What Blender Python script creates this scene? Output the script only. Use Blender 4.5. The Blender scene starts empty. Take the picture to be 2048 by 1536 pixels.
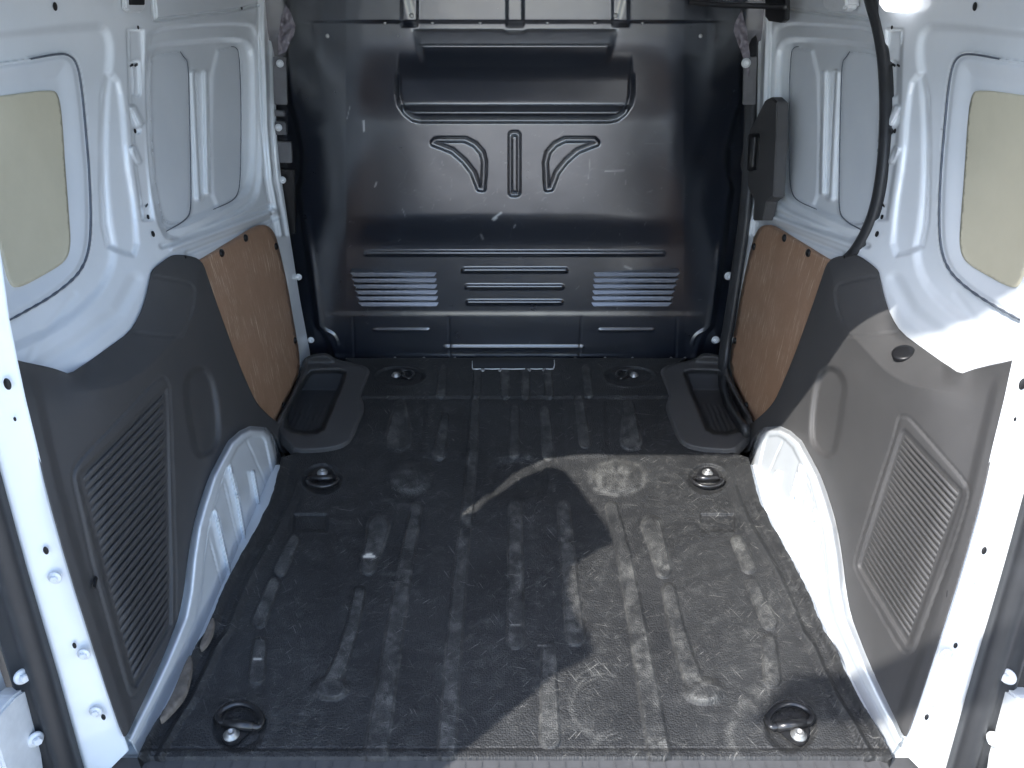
import bpy, bmesh, math, random
import numpy as np
from mathutils import Vector, Matrix
from mathutils.geometry import delaunay_2d_cdt

random.seed(7)
rng = np.random.default_rng(7)
scene = bpy.context.scene
COL = scene.collection
R = math.radians

# ------------------------------------------------------------------ camera
CAM_H, PITCH, FPX, CX, CY = 1.22, R(29.0), 1700.0, 1030.0, 768.0
SP, CP = math.sin(PITCH), math.cos(PITCH)
cam_data = bpy.data.cameras.new("camera")
cam_data.sensor_width = 36.0
cam_data.lens = 36.0 * FPX / 2048.0
cam_data.shift_x = -(CX - 1024.0) / 2048.0
cam_data.clip_start = 0.01
cam_data.clip_end = 3000.0
cam = bpy.data.objects.new("camera", cam_data)
cam.location = (0, 0, CAM_H)
cam.rotation_euler = (R(90) - PITCH, 0, 0)
COL.objects.link(cam)
scene.camera = cam

# ------------------------------------------------------------------ sky, sun, exposure
SUN = Vector((0.622, 0.623, -1.0))            # the way the sunlight travels
world = bpy.data.worlds.new("World")
scene.world = world
world.use_nodes = True
wn = world.node_tree
sky = wn.nodes.new("ShaderNodeTexSky")
sky.sky_type = 'NISHITA'
sky.sun_disc = False
sky.sun_elevation = math.asin(1.0 / SUN.length)
sky.sun_rotation = math.atan2(-SUN.x, -SUN.y)
sky.air_density = 1.0
sky.dust_density = 1.0
bg = wn.nodes["Background"]
bg.inputs["Strength"].default_value = 0.15
wn.links.new(sky.outputs[0], bg.inputs[0])

sun_data = bpy.data.lights.new("sun", 'SUN')
sun_data.energy = 2.0
sun_data.angle = R(0.42)
sun_data.color = (1.0, 0.97, 0.925)
sun = bpy.data.objects.new("sun", sun_data)
sun.rotation_euler = SUN.to_track_quat('-Z', 'Y').to_euler()
sun.location = (-6, -6, 9)
COL.objects.link(sun)

scene.view_settings.view_transform = 'Standard'
scene.view_settings.look = 'None'
scene.view_settings.exposure = 2.12
scene.view_settings.gamma = 1.0
scene.view_settings.use_curve_mapping = False
scene.cycles.use_denoising = True
scene.cycles.max_bounces = 7
scene.cycles.diffuse_bounces = 5
scene.cycles.adaptive_threshold = 0.025

# ------------------------------------------------------------------ measuring: a photo point to a point on a real surface
def A(v): return np.asarray(v, dtype=float)
def ray(px, py):
    u = (A(px) - CX) / FPX; v = (CY - A(py)) / FPX
    return u, CP + v * SP, -SP + v * CP
def on_x(px, py, X):                       # on a side wall |x| = X (left half of the van)
    dx, dy, dz = ray(px, py); t = -A(X) / dx
    return np.stack([dx * t, dy * t, CAM_H + dz * t], -1)
def on_y(px, py, Y):
    dx, dy, dz = ray(px, py); t = A(Y) / dy
    return np.stack([dx * t, dy * t, CAM_H + dz * t], -1)
def on_z(px, py, Z):
    dx, dy, dz = ray(px, py); t = (A(Z) - CAM_H) / dz
    return np.stack([dx * t, dy * t, CAM_H + dz * t], -1)
def on_frame(px, py, y0, k=0.13):          # on the leaning plane of the rear opening y = y0 + k z
    dx, dy, dz = ray(px, py); t = (y0 + k * CAM_H) / (dy - k * dz)
    return np.stack([dx * t, dy * t, CAM_H + dz * t], -1)
def flip(V, s):                            # s = -1 left side as measured, +1 the mirrored right side
    V = np.array(V, dtype=float)
    if s > 0: V[..., 0] *= -1
    return V

def ss(a, b, x):
    t = np.clip((x - a) / (b - a), 0, 1)
    return t * t * (3 - 2 * t)
def seg(px, py, a, b):
    ax, ay = a; bx, by = b
    vx, vy = bx - ax, by - ay
    L = vx * vx + vy * vy + 1e-9
    t = np.clip(((px - ax) * vx + (py - ay) * vy) / L, 0, 1)
    return np.hypot(px - ax - t * vx, py - ay - t * vy), t
def line_d(px, py, pts):
    d = np.full(np.shape(px), 1e9)
    for a, b in zip(pts[:-1], pts[1:]): d = np.minimum(d, seg(px, py, a, b)[0])
    return d
def poly_sdf(px, py, pts):                 # negative inside
    d = line_d(px, py, list(pts) + [pts[0]])
    ins = np.zeros(np.shape(px), bool)
    n = len(pts)
    for i in range(n):
        x1, y1 = pts[i]; x2, y2 = pts[(i + 1) % n]
        c = ((y1 > py) != (y2 > py)) & (px < (x2 - x1) * (py - y1) / (y2 - y1 + 1e-12) + x1)
        ins ^= c
    return np.where(ins, -d, d)
def chaikin(pts, n=2, closed=True):
    P = [tuple(map(float, p)) for p in pts]
    for _ in range(n):
        Q = []
        m = len(P)
        rngi = range(m) if closed else range(m - 1)
        if not closed: Q.append(P[0])
        for i in rngi:
            a, b = P[i], P[(i + 1) % m]
            Q.append((a[0] * .75 + b[0] * .25, a[1] * .75 + b[1] * .25))
            Q.append((a[0] * .25 + b[0] * .75, a[1] * .25 + b[1] * .75))
        if not closed: Q.append(P[-1])
        P = Q
    return P
class TPS:                                 # smooth surface through scattered measurements
    def __init__(self, pts, lam=0.02, scale=300.0):
        p = A(pts); self.c = p[:, :2] / scale; self.s = scale
        n = len(p); d = np.linalg.norm(self.c[:, None] - self.c[None], axis=2)
        K = self.k(d) + lam * np.eye(n)
        Pm = np.hstack([np.ones((n, 1)), self.c])
        M = np.zeros((n + 3, n + 3)); M[:n, :n] = K; M[:n, n:] = Pm; M[n:, :n] = Pm.T
        self.w = np.linalg.solve(M, np.hstack([p[:, 2], np.zeros(3)]))
    @staticmethod
    def k(d): return np.where(d > 1e-9, d * d * np.log(np.maximum(d, 1e-9)), 0.0)
    def __call__(self, px, py):
        px = A(px); sh = px.shape
        q = np.stack([px.ravel(), A(py).ravel()], -1) / self.s
        out = np.empty(len(q)); n = len(self.c)
        for i in range(0, len(q), 20000):
            b = q[i:i + 20000]
            d = np.linalg.norm(b[:, None] - self.c[None], axis=2)
            out[i:i + 20000] = self.k(d) @ self.w[:n] + self.w[n] + b @ self.w[n + 1:]
        return out.reshape(sh)
def fbm(x, y, seed=0, octaves=4):          # value noise for geometry
    r = np.random.default_rng(seed); out = np.zeros(np.shape(x)); amp = 1.0
    for o in range(octaves):
        g = r.random((64, 64)); fx = np.mod(x * 2 ** o, 64); fy = np.mod(y * 2 ** o, 64)
        ix = fx.astype(int) % 64; iy = fy.astype(int) % 64; tx = fx - np.floor(fx); ty = fy - np.floor(fy)
        tx = tx * tx * (3 - 2 * tx); ty = ty * ty * (3 - 2 * ty)
        a = g[ix, iy]; b = g[(ix + 1) % 64, iy]; c = g[ix, (iy + 1) % 64]; d = g[(ix + 1) % 64, (iy + 1) % 64]
        out += amp * ((a * (1 - tx) + b * tx) * (1 - ty) + (c * (1 - tx) + d * tx) * ty - .5); amp *= .5
    return out

# ------------------------------------------------------------------ materials
def new_mat(name):
    m = bpy.data.materials.new(name); m.use_nodes = True
    return m, m.node_tree, m.node_tree.nodes["Principled BSDF"]
def node(nt, kind, **kw):
    n = nt.nodes.new(kind)
    for k, v in kw.items(): setattr(n, k, v)
    return n
def noise(nt, scale, detail=4, rough=.55, vec=None):
    n = node(nt, "ShaderNodeTexNoise"); n.inputs["Scale"].default_value = scale
    n.inputs["Detail"].default_value = detail; n.inputs["Roughness"].default_value = rough
    if vec is not None: nt.links.new(vec, n.inputs["Vector"])
    return n
def ramp(nt, fac, stops):
    r = node(nt, "ShaderNodeValToRGB"); nt.links.new(fac, r.inputs[0])
    el = r.color_ramp.elements
    while len(el) < len(stops): el.new(0.5)
    for e, (p, c) in zip(el, stops):
        e.position = p; e.color = (c, c, c, 1) if not hasattr(c, '__len__') else (*c, 1)
    return r
def mix(nt, fac, a, b):
    m = node(nt, "ShaderNodeMix", data_type='RGBA')
    for s, i in ((fac, 0), (a, 6), (b, 7)):
        if hasattr(s, 'is_linked') or hasattr(s, 'node'): nt.links.new(s, m.inputs[i])
        elif i == 0: m.inputs[0].default_value = s
        else: m.inputs[i].default_value = (*s, 1)
    return m.outputs[2]
def bump(nt, height, strength, dist, normal=None):
    b = node(nt, "ShaderNodeBump"); b.inputs["Strength"].default_value = strength; b.inputs["Distance"].default_value = dist
    nt.links.new(height, b.inputs["Height"])
    if normal is not None: nt.links.new(normal, b.inputs["Normal"])
    return b.outputs[0]
def objco(nt): return node(nt, "ShaderNodeTexCoord").outputs["Object"]
def simple(name, col, rough=.5, metal=0.0, spec=.5, coat=0.0, var=.12, vscale=8.0, grain=0.0, gscale=900.0):
    m, nt, b = new_mat(name); co = objco(nt)
    n = noise(nt, vscale, 5, .6, co)
    r = ramp(nt, n.outputs[0], [(.3, tuple(c * (1 - var) for c in col)), (.7, tuple(min(1, c * (1 + var)) for c in col))])
    nt.links.new(r.outputs[0], b.inputs["Base Color"])
    b.inputs["Roughness"].default_value = rough; b.inputs["Metallic"].default_value = metal
    b.inputs["Specular IOR Level"].default_value = spec; b.inputs["Coat Weight"].default_value = coat
    b.inputs["Coat Roughness"].default_value = .06
    if grain: nt.links.new(bump(nt, noise(nt, gscale, 2, .5, co).outputs[0], grain, .001), b.inputs["Normal"])
    return m
M = {}
def build_materials():
    # white van paint: glossy, faint dust and scuffs
    m, nt, b = new_mat("white_paint"); co = objco(nt)
    d = ramp(nt, noise(nt, 5.0, 6, .65, co).outputs[0], [(.35, (.75, .785, .81)), (.75, (.70, .735, .755))])
    s = ramp(nt, noise(nt, 60.0, 3, .7, co).outputs[0], [(.70, 0.0), (.78, .35)])
    nt.links.new(mix(nt, s.outputs[0], d.outputs[0], (.60, .61, .60)), b.inputs["Base Color"])
    b.inputs["Roughness"].default_value = .24; b.inputs["Coat Weight"].default_value = .9; b.inputs["Coat Roughness"].default_value = .045
    nt.links.new(bump(nt, noise(nt, 260, 2, .5, co).outputs[0], .05, .001), b.inputs["Normal"])
    M['white'] = m
    # greyer primer coat on the outer skin seen through the openings
    m, nt, b = new_mat("skin_paint"); co = objco(nt)
    d = ramp(nt, noise(nt, 7.0, 5, .6, co).outputs[0], [(.3, (.60, .635, .665)), (.75, (.66, .69, .71))])
    nt.links.new(d.outputs[0], b.inputs["Base Color"]); b.inputs["Roughness"].default_value = .42
    b.inputs["Coat Weight"].default_value = .15
    M['skin'] = m
    # grained grey trim plastic
    m, nt, b = new_mat("grey_plastic"); co = objco(nt)
    d = ramp(nt, noise(nt, 6.0, 6, .65, co).outputs[0], [(.3, (.056, .055, .055)), (.75, (.070, .068, .067))])
    sc = ramp(nt, noise(nt, 120.0, 3, .75, co).outputs[0], [(.69, 0.0), (.80, .30)])
    nt.links.new(mix(nt, sc.outputs[0], d.outputs[0], (.16, .15, .14)), b.inputs["Base Color"])
    b.inputs["Roughness"].default_value = .60; b.inputs["Specular IOR Level"].default_value = .38
    nt.links.new(bump(nt, noise(nt, 1100, 2, .5, co).outputs[0], .28, .0012), b.inputs["Normal"])
    M['grey'] = m
    # black painted bulkhead steel with wear attribute
    m, nt, b = new_mat("black_steel"); co = objco(nt)
    at = node(nt, "ShaderNodeAttribute", attribute_name="wear")
    d = ramp(nt, noise(nt, 9.0, 6, .7, co).outputs[0], [(.3, (.006, .009, .016)), (.75, (.010, .013, .021))])
    sm = ramp(nt, noise(nt, 34.0, 5, .7, co).outputs[0], [(.55, 0.0), (.75, .22)])
    c1 = mix(nt, sm.outputs[0], d.outputs[0], (.035, .032, .03))
    nt.links.new(mix(nt, at.outputs["Fac"], c1, (.55, .56, .55)), b.inputs["Base Color"])
    rr = ramp(nt, noise(nt, 14.0, 6, .7, co).outputs[0], [(.3, .27), (.75, .35)])
    nt.links.new(rr.outputs[0], b.inputs["Roughness"])
    b.inputs["Specular IOR Level"].default_value = .8
    b.inputs["Coat Weight"].default_value = 1.0; b.inputs["Coat IOR"].default_value = 1.9; b.inputs["Coat Roughness"].default_value = .26
    nt.links.new(bump(nt, noise(nt, 420, 2, .5, co).outputs[0], .06, .001), b.inputs["Normal"])
    M['black'] = m
    # moulded rubber load mat: leather grain, dust on the high spots, scratches
    m, nt, b = new_mat("mat_rubber"); co = objco(nt)
    at = node(nt, "ShaderNodeAttribute", attribute_name="wear")
    big = noise(nt, 3.2, 7, .68, co); fine = noise(nt, 42.0, 6, .75, co); gr = noise(nt, 420.0, 3, .7, co)
    base = ramp(nt, big.outputs[0], [(.30, (.012, .0125, .0135)), (.72, (.033, .0335, .034))])
    dustm = ramp(nt, fine.outputs[0], [(.48, 0.0), (.74, .42)])
    mm = node(nt, "ShaderNodeMath", operation='MULTIPLY'); nt.links.new(dustm.outputs[0], mm.inputs[0])
    big2 = ramp(nt, noise(nt, 6.0, 5, .6, co).outputs[0], [(.38, .10), (.68, 1.0)]); nt.links.new(big2.outputs[0], mm.inputs[1])
    c1 = mix(nt, mm.outputs[0], base.outputs[0], (.15, .15, .14))
    w1 = node(nt, "ShaderNodeMath", operation='MULTIPLY', use_clamp=True)
    g1 = ramp(nt, gr.outputs[0], [(.36, .30), (.62, 1.0)])
    nt.links.new(at.outputs["Fac"], w1.inputs[0]); nt.links.new(g1.outputs[0], w1.inputs[1])
    sk = ramp(nt, noise(nt, 170.0, 2, .6, co).outputs[0], [(.66, 0.0), (.74, .55)])
    skm = node(nt, 'ShaderNodeMath', operation='MULTIPLY'); nt.links.new(sk.outputs[0], skm.inputs[0]); nt.links.new(big2.outputs[0], skm.inputs[1])
    c1 = mix(nt, skm.outputs[0], c1, (.22, .21, .18))
    for k, (rot, sc, lo) in enumerate(((.5, (330, 16, 1), .665), (-.7, (300, 20, 1), .67), (1.35, (360, 14, 1), .675), (2.3, (280, 22, 1), .68))):
        mp = node(nt, "ShaderNodeMapping", vector_type='TEXTURE'); nt.links.new(co, mp.inputs[0]); mp.inputs["Rotation"].default_value = (0, 0, rot); mp.inputs["Scale"].default_value = (1 / sc[0], 1 / sc[1], 1); mp.inputs["Location"].default_value = (k * 3.7, k * 1.3, 0)
        ln = ramp(nt, noise(nt, 1.0, 2, .5, mp.outputs[0]).outputs[0], [(lo, 0.0), (lo + .045, .75)])
        mk = ramp(nt, noise(nt, 5.0 + k, 4, .6, co).outputs[0], [(.44, 0.0), (.62, 1.0)])
        mq = node(nt, 'ShaderNodeMath', operation='MULTIPLY'); nt.links.new(ln.outputs[0], mq.inputs[0]); nt.links.new(mk.outputs[0], mq.inputs[1])
        c1 = mix(nt, mq.outputs[0], c1, (.20, .195, .18))
    c2 = mix(nt, w1.outputs[0], c1, (.20, .197, .182))
    w2 = node(nt, "ShaderNodeMath", operation='SUBTRACT', use_clamp=True); nt.links.new(at.outputs["Fac"], w2.inputs[0]); w2.inputs[1].default_value = 1.0
    nt.links.new(mix(nt, w2.outputs[0], c2, (.70, .66, .58)), b.inputs["Base Color"])
    rr = ramp(nt, fine.outputs[0], [(.3, .50), (.7, .72)]); nt.links.new(rr.outputs[0], b.inputs["Roughness"])
    b.inputs["Specular IOR Level"].default_value = .40
    vo = node(nt, "ShaderNodeTexVoronoi", feature='F1'); vo.inputs["Scale"].default_value = 255.0
    vo.inputs["Randomness"].default_value = .8
    wv = node(nt, "ShaderNodeVectorMath", operation='MULTIPLY'); nt.links.new(co, wv.inputs[0]); wv.inputs[1].default_value = (1, 1, .15)
    nt.links.new(wv.outputs[0], vo.inputs["Vector"])
    inv = node(nt, "ShaderNodeMath", operation='SUBTRACT'); inv.inputs[0].default_value = 1.0; nt.links.new(vo.outputs["Distance"], inv.inputs[1])
    n1 = bump(nt, inv.outputs[0], .6, .0024)
    nt.links.new(bump(nt, noise(nt, 26, 4, .6, co).outputs[0], .08, .004, n1), b.inputs["Normal"])
    M['mat'] = m
    # brown hardboard with fine scratches
    m, nt, b = new_mat("hardboard"); co = objco(nt)
    d = ramp(nt, noise(nt, 10.0, 7, .7, co).outputs[0], [(.3, (.31, .185, .112)), (.72, (.385, .235, .15))])
    fib = ramp(nt, noise(nt, 300.0, 3, .7, co).outputs[0], [(.4, 0.0), (.7, .25)])
    c1 = mix(nt, fib.outputs[0], d.outputs[0], (.15, .09, .06))
    mp = node(nt, "ShaderNodeMapping"); nt.links.new(co, mp.inputs[0]); mp.inputs["Rotation"].default_value = (.35, 0, 0); mp.inputs["Scale"].default_value = (1, 260, 16)
    scn = noise(nt, 1.0, 3, .6, mp.outputs[0])
    scr = ramp(nt, scn.outputs[0], [(.56, 0.0), (.63, .9)])
    msk = ramp(nt, noise(nt, 9.0, 4, .6, co).outputs[0], [(.42, 0.0), (.60, 1.0)])
    mu = node(nt, "ShaderNodeMath", operation='MULTIPLY'); nt.links.new(scr.outputs[0], mu.inputs[0]); nt.links.new(msk.outputs[0], mu.inputs[1])
    nt.links.new(mix(nt, mu.outputs[0], c1, (.60, .46, .33)), b.inputs["Base Color"])
    b.inputs["Roughness"].default_value = .42; b.inputs["Specular IOR Level"].default_value = .4
    M['board'] = m
    # yellowed film on the window blanks
    m, nt, b = new_mat("beige_film"); co = objco(nt)
    d = ramp(nt, noise(nt, 7.0, 6, .62, co).outputs[0], [(.3, (.50, .465, .345)), (.72, (.57, .53, .40))])
    st = ramp(nt, noise(nt, 46.0, 5, .75, co).outputs[0], [(.68, 0.0), (.80, .5)])
    nt.links.new(mix(nt, st.outputs[0], d.outputs[0], (.33, .30, .22)), b.inputs["Base Color"])
    b.inputs["Roughness"].default_value = .55
    M['beige'] = m
    M['sill'] = simple('sill_plastic', (.066, .066, .068), .55, var=.12, vscale=30, grain=.2)
    M['gap_shade'] = simple('gap_shade', (.09, .105, .13), .6, var=.2, vscale=60)  # dark tone painted in for the shadow gap round the pressed panels
    M['seal'] = simple("seal_rubber", (.020, .021, .023), .46, var=.15, vscale=20, grain=.1)
    M['black_metal'] = simple("black_metal", (.016, .016, .017), .28, spec=.6, var=.2, vscale=40)
    M['black_plastic'] = simple("black_plastic", (.010, .010, .011), .35, spec=.3, var=.15, vscale=30)
    M['steel'] = simple("zinc_steel", (.34, .34, .33), .40, metal=.7, var=.12, vscale=60)
    M['white_bolt'] = simple("painted_bolt", (.66, .68, .69), .30, var=.06, vscale=60, coat=.4)
    M['void'] = simple("dark_void", (.006, .006, .007), .7, var=.2)
    M['felt'] = simple("grey_bracket", (.10, .10, .105), .45, var=.2, vscale=30)
    M['foil'] = simple("wrinkled_film", (.16, .145, .165), .25, var=.25, vscale=40, grain=.5, gscale=120)
    m, nt, b = new_mat("concrete_ground"); co = objco(nt)
    d = ramp(nt, noise(nt, .8, 8, .68, co).outputs[0], [(.3, (.37, .35, .325)), (.72, (.47, .44, .41))])
    sp = ramp(nt, noise(nt, 90.0, 3, .7, co).outputs[0], [(.45, 0.0), (.75, .5)])
    nt.links.new(mix(nt, sp.outputs[0], d.outputs[0], (.32, .305, .29)), b.inputs["Base Color"]); b.inputs["Roughness"].default_value = .85
    M['ground'] = m
    m, nt, b = new_mat("lamp_lens"); co = objco(nt)
    n = noise(nt, 300, 2, .5, co); r_ = ramp(nt, n.outputs[0], [(.3, (.8, .82, .88)), (.7, (.95, .96, 1.0))])
    nt.links.new(r_.outputs[0], b.inputs["Base Color"]); nt.links.new(r_.outputs[0], b.inputs["Emission Color"])
    b.inputs["Emission Strength"].default_value = .45; b.inputs["Roughness"].default_value = .15
    M['lamp'] = m
build_materials()

# ------------------------------------------------------------------ mesh helpers
CAMV = np.array([0, 0, CAM_H])
def link(name, me, parent=None, label=None):
    o = bpy.data.objects.new(name, me); COL.objects.link(o)
    if parent is not None: o.parent = parent
    if label: o["label"] = label
    return o
def empty(name, parent=None, loc=(0, 0, 0)):
    o = bpy.data.objects.new(name, None); o.location = loc; o.empty_display_size = .1
    COL.objects.link(o)
    if parent is not None: o.parent = parent
    return o
def raw_mesh(name, V, F, mat, smooth=True):
    me = bpy.data.meshes.new(name)
    me.from_pydata(np.asarray(V, float).tolist(), [], F if isinstance(F, list) else np.asarray(F).tolist())
    me.materials.append(M[mat])
    me.polygons.foreach_set("use_smooth", [smooth] * len(me.polygons))
    me.update()
    return me
def face_camera(V, F):
    V = np.asarray(V); F = np.asarray(F)
    k = len(F) // 2
    smp = F[:: max(1, len(F) // 400)]
    a, b, c = V[smp[:, 0]], V[smp[:, 1]], V[smp[:, 2]]
    n = np.cross(b - a, c - a)
    if np.sum(np.einsum('ij,ij->i', n, CAMV - a)) < 0: F = F[:, ::-1]
    return F
def add_attr(me, name, vals):
    at = me.attributes.new(name, 'FLOAT', 'POINT'); at.data.foreach_set("value", np.asarray(vals, dtype=np.float32).ravel())
def grid_mesh(name, V, mat):               # V: rows x cols x 3
    r, c = V.shape[:2]
    idx = np.arange(r * c).reshape(r, c)
    F = np.stack([idx[:-1, :-1], idx[:-1, 1:], idx[1:, 1:], idx[1:, :-1]], -1).reshape(-1, 4)
    F = face_camera(V.reshape(-1, 3), F)
    return raw_mesh(name, V.reshape(-1, 3), F, mat)
def patch(name, outline, step, fn, mat, rim=None, s=-1, noise_px=0.0):
    """a sheet cut to an outline measured in photo points; fn(px,py)->xyz; rim: vector of the turned-back edge"""
    out = A(outline)
    # resample the outline
    pts = []
    n = len(out)
    for i in range(n):
        a, b = out[i], out[(i + 1) % n]
        k = max(1, int(np.hypot(*(b - a)) / step))
        for j in range(k): pts.append(a + (b - a) * j / k)
    B = A(pts); nb = len(B)
    x0, y0 = B.min(0); x1, y1 = B.max(0)
    gx, gy = np.meshgrid(np.arange(x0, x1, step), np.arange(y0, y1, step))
    gx[1::2] += step * .5
    gx = gx.ravel(); gy = gy.ravel()
    keep = poly_sdf(gx, gy, [tuple(p) for p in out]) < -step * .55
    I = np.stack([gx[keep], gy[keep]], -1)
    allp = np.vstack([B, I])
    res = delaunay_2d_cdt([Vector((float(p[0]), float(p[1]))) for p in allp], [], [list(range(nb))], 1, 1e-6)
    P2 = A([(v.x, v.y) for v in res[0]]); F = np.array([f[:3] for f in res[2]])
    V = flip(fn(P2[:, 0], P2[:, 1]), s)
    F = face_camera(V, F)
    Fl = F.tolist(); Vl = V
    if rim is not None:
        ec = {}
        for f in Fl:
            for a, b in ((f[0], f[1]), (f[1], f[2]), (f[2], f[0])):
                k = (min(a, b), max(a, b)); ec[k] = None if k in ec else (a, b)
        rv = A(rim) * np.array([-1 if s > 0 else 1, 1, 1])
        bv = {}
        extra = []
        for e in ec.values():
            if e is None: continue
            for v in e:
                if v not in bv: bv[v] = len(V) + len(extra); extra.append(V[v] + rv)
            a, b = e
            Fl.append([b, a, bv[a], bv[b]])
        Vl = np.vstack([V, A(extra)]) if extra else V
    return raw_mesh(name, Vl, Fl, mat), P2
def catmull(pts, n=8, closed=False):
    P = A(pts); out = []
    m = len(P)
    for i in range(m if closed else m - 1):
        p0 = P[(i - 1) % m] if closed or i > 0 else 2 * P[0] - P[1]
        p1 = P[i]; p2 = P[(i + 1) % m]
        p3 = P[(i + 2) % m] if closed or i + 2 < m else 2 * P[-1] - P[-2]
        for j in range(n):
            t = j / n
            out.append(.5 * (2 * p1 + (p2 - p0) * t + (2 * p0 - 5 * p1 + 4 * p2 - p3) * t * t + (-p0 + 3 * p1 - 3 * p2 + p3) * t ** 3))
    if not closed: out.append(P[-1])
    return A(out)
def sweep(name, path, profile, mat, up=(0, 0, 1), closed=False, caps=True):
    """profile: list of (side, up) offsets, closed loop, swept along the path"""
    P = A(path); n = len(P); pr = A(profile); k = len(pr)
    V = []
    upv = A(up)
    for i in range(n):
        t = P[(i + 1) % n] - P[i - 1] if closed else P[min(i + 1, n - 1)] - P[max(i - 1, 0)]
        t = t / (np.linalg.norm(t) + 1e-12)
        u = upv[i] if upv.ndim == 2 else upv
        sd = np.cross(t, u); sd /= np.linalg.norm(sd) + 1e-12
        u2 = np.cross(sd, t)
        for a, b in pr: V.append(P[i] + sd * a + u2 * b)
    F = []
    for i in range(n if closed else n - 1):
        j = (i + 1) % n
        for q in range(k):
            F.append([i * k + q, i * k + (q + 1) % k, j * k + (q + 1) % k, j * k + q])
    if caps and not closed:
        F.append(list(range(k))[::-1]); F.append([(n - 1) * k + q for q in range(k)])
    me = raw_mesh(name, V, F, mat)
    bm = bmesh.new(); bm.from_mesh(me); bmesh.ops.recalc_face_normals(bm, faces=bm.faces); bm.to_mesh(me); bm.free()
    return me
def circ(r, n=10, sy=1.0): return [(r * math.cos(2 * math.pi * i / n), sy * r * math.sin(2 * math.pi * i / n)) for i in range(n)]
def lathe(name, prof, mat, n=20, smooth=True, hexa=None):
    V = []; F = []
    for r_, z in prof:
        for i in range(n):
            a = 2 * math.pi * i / n; V.append((r_ * math.cos(a), r_ * math.sin(a), z))
    m = len(prof)
    for j in range(m - 1):
        for i in range(n): F.append([j * n + i, j * n + (i + 1) % n, (j + 1) * n + (i + 1) % n, (j + 1) * n + i])
    F.append([(m - 1) * n + i for i in range(n)])
    return raw_mesh(name, V, F, mat, smooth)
def merge(*meshes):
    bm = bmesh.new()
    mats = []
    for me in meshes:
        k = len(bm.faces); bm.from_mesh(me); bm.faces.ensure_lookup_table()
        for f in bm.faces[k:]:
            mt = me.materials[0]
            if mt not in mats: mats.append(mt)
            f.material_index = mats.index(mt)
    out = bpy.data.meshes.new(meshes[0].name); bm.to_mesh(out); bm.free()
    for mt in mats: out.materials.append(mt)
    return out
def box_mesh(name, lo, hi, mat, bev=.003):
    bm = bmesh.new(); bmesh.ops.create_cube(bm, size=1)
    lo = A(lo); hi = A(hi)
    for v in bm.verts: v.co = Vector((lo + (A(v.co) + .5) * (hi - lo)).tolist())
    if bev: bmesh.ops.bevel(bm, geom=bm.edges[:], offset=bev, segments=2, affect='EDGES')
    me = bpy.data.meshes.new(name); bm.to_mesh(me); bm.free(); me.materials.append(M[mat])
    me.polygons.foreach_set("use_smooth", [False] * len(me.polygons)); return me
def prism(name, pts, vec, mat, bev=0.0):   # closed 3D outline pushed along vec
    P = A(pts); n = len(P); Q = P + A(vec)
    V = np.vstack([P, Q]); F = [list(range(n)), list(range(2 * n - 1, n - 1, -1))]
    for i in range(n): F.append([i, (i + 1) % n + 0, n + (i + 1) % n, n + i][::-1])
    me = raw_mesh(name, V, F, mat, False)
    bm = bmesh.new(); bm.from_mesh(me); bmesh.ops.recalc_face_normals(bm, faces=bm.faces)
    if bev: bmesh.ops.bevel(bm, geom=bm.edges[:], offset=bev, segments=2, affect='EDGES')
    bm.to_mesh(me); bm.free(); return me
def aim(o, loc, normal, spin=0.0):
    o.location = tuple(map(float, loc)); q = Vector(normal).to_track_quat('Z', 'Y'); o.rotation_mode = 'QUATERNION'
    from mathutils import Quaternion
    o.rotation_quaternion = q @ Quaternion((0, 0, 1), spin)

# ------------------------------------------------------------------ setting
GZ = -0.58
me = raw_mesh("ground", [(-150, -150, GZ), (150, -150, GZ), (150, 150, GZ), (-150, 150, GZ)], [[0, 1, 2, 3]], 'ground', False)
g = link("ground", me); g["kind"] = "structure"

van = empty("cargo_van", loc=(0, 0, 0))
van["category"] = "van"
van["label"] = "white cargo van with empty load bay, black bulkhead, grey trims and brown side boards"

# shared hardware
def hex_bolt():
    a = lathe("bolt", [(.0001, 0), (.0125, 0), (.0128, .0015), (.011, .0035), (.0001, .0036)], 'white_bolt', 22)
    b = lathe("bolt", [(.0070, .003), (.0072, .0075), (.0058, .0092), (.003, .0092)], 'white_bolt', 6, False)
    return merge(a, b)
def socket_bolt(mat='steel', sc=1.0):
    a = lathe("bolt", [(.0135 * sc, 0), (.0137 * sc, .002 * sc), (.010 * sc, .0035 * sc), (.0096 * sc, .006 * sc), (.0075 * sc, .0085 * sc), (.0048 * sc, .0090 * sc), (.0045 * sc, .0035 * sc), (.0005, .003 * sc)], mat, 22)
    return a
HEX, SOCK = hex_bolt(), socket_bolt()
CLIP = lathe("clip", [(.0095, -.001), (.0098, .001), (.0085, .0035), (.005, .0052), (.001, .0056)], 'black_plastic', 18)
WASH = socket_bolt('white_bolt', .92)
RIVET = lathe("rivet", [(.0045, 0), (.0040, .002), (.0020, .0030), (.0003, .0032)], 'steel', 12)
HOLE = lathe("hole", [(.0060, .0), (.0058, .0008), (.0002, .0008)], 'void', 18)
SLOT = prism("slot", [(-.0018, -.0095, 0), (.0018, -.0095, 0), (.0018, .0095, 0), (-.0018, .0095, 0)], (0, 0, .0008), 'void')

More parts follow.
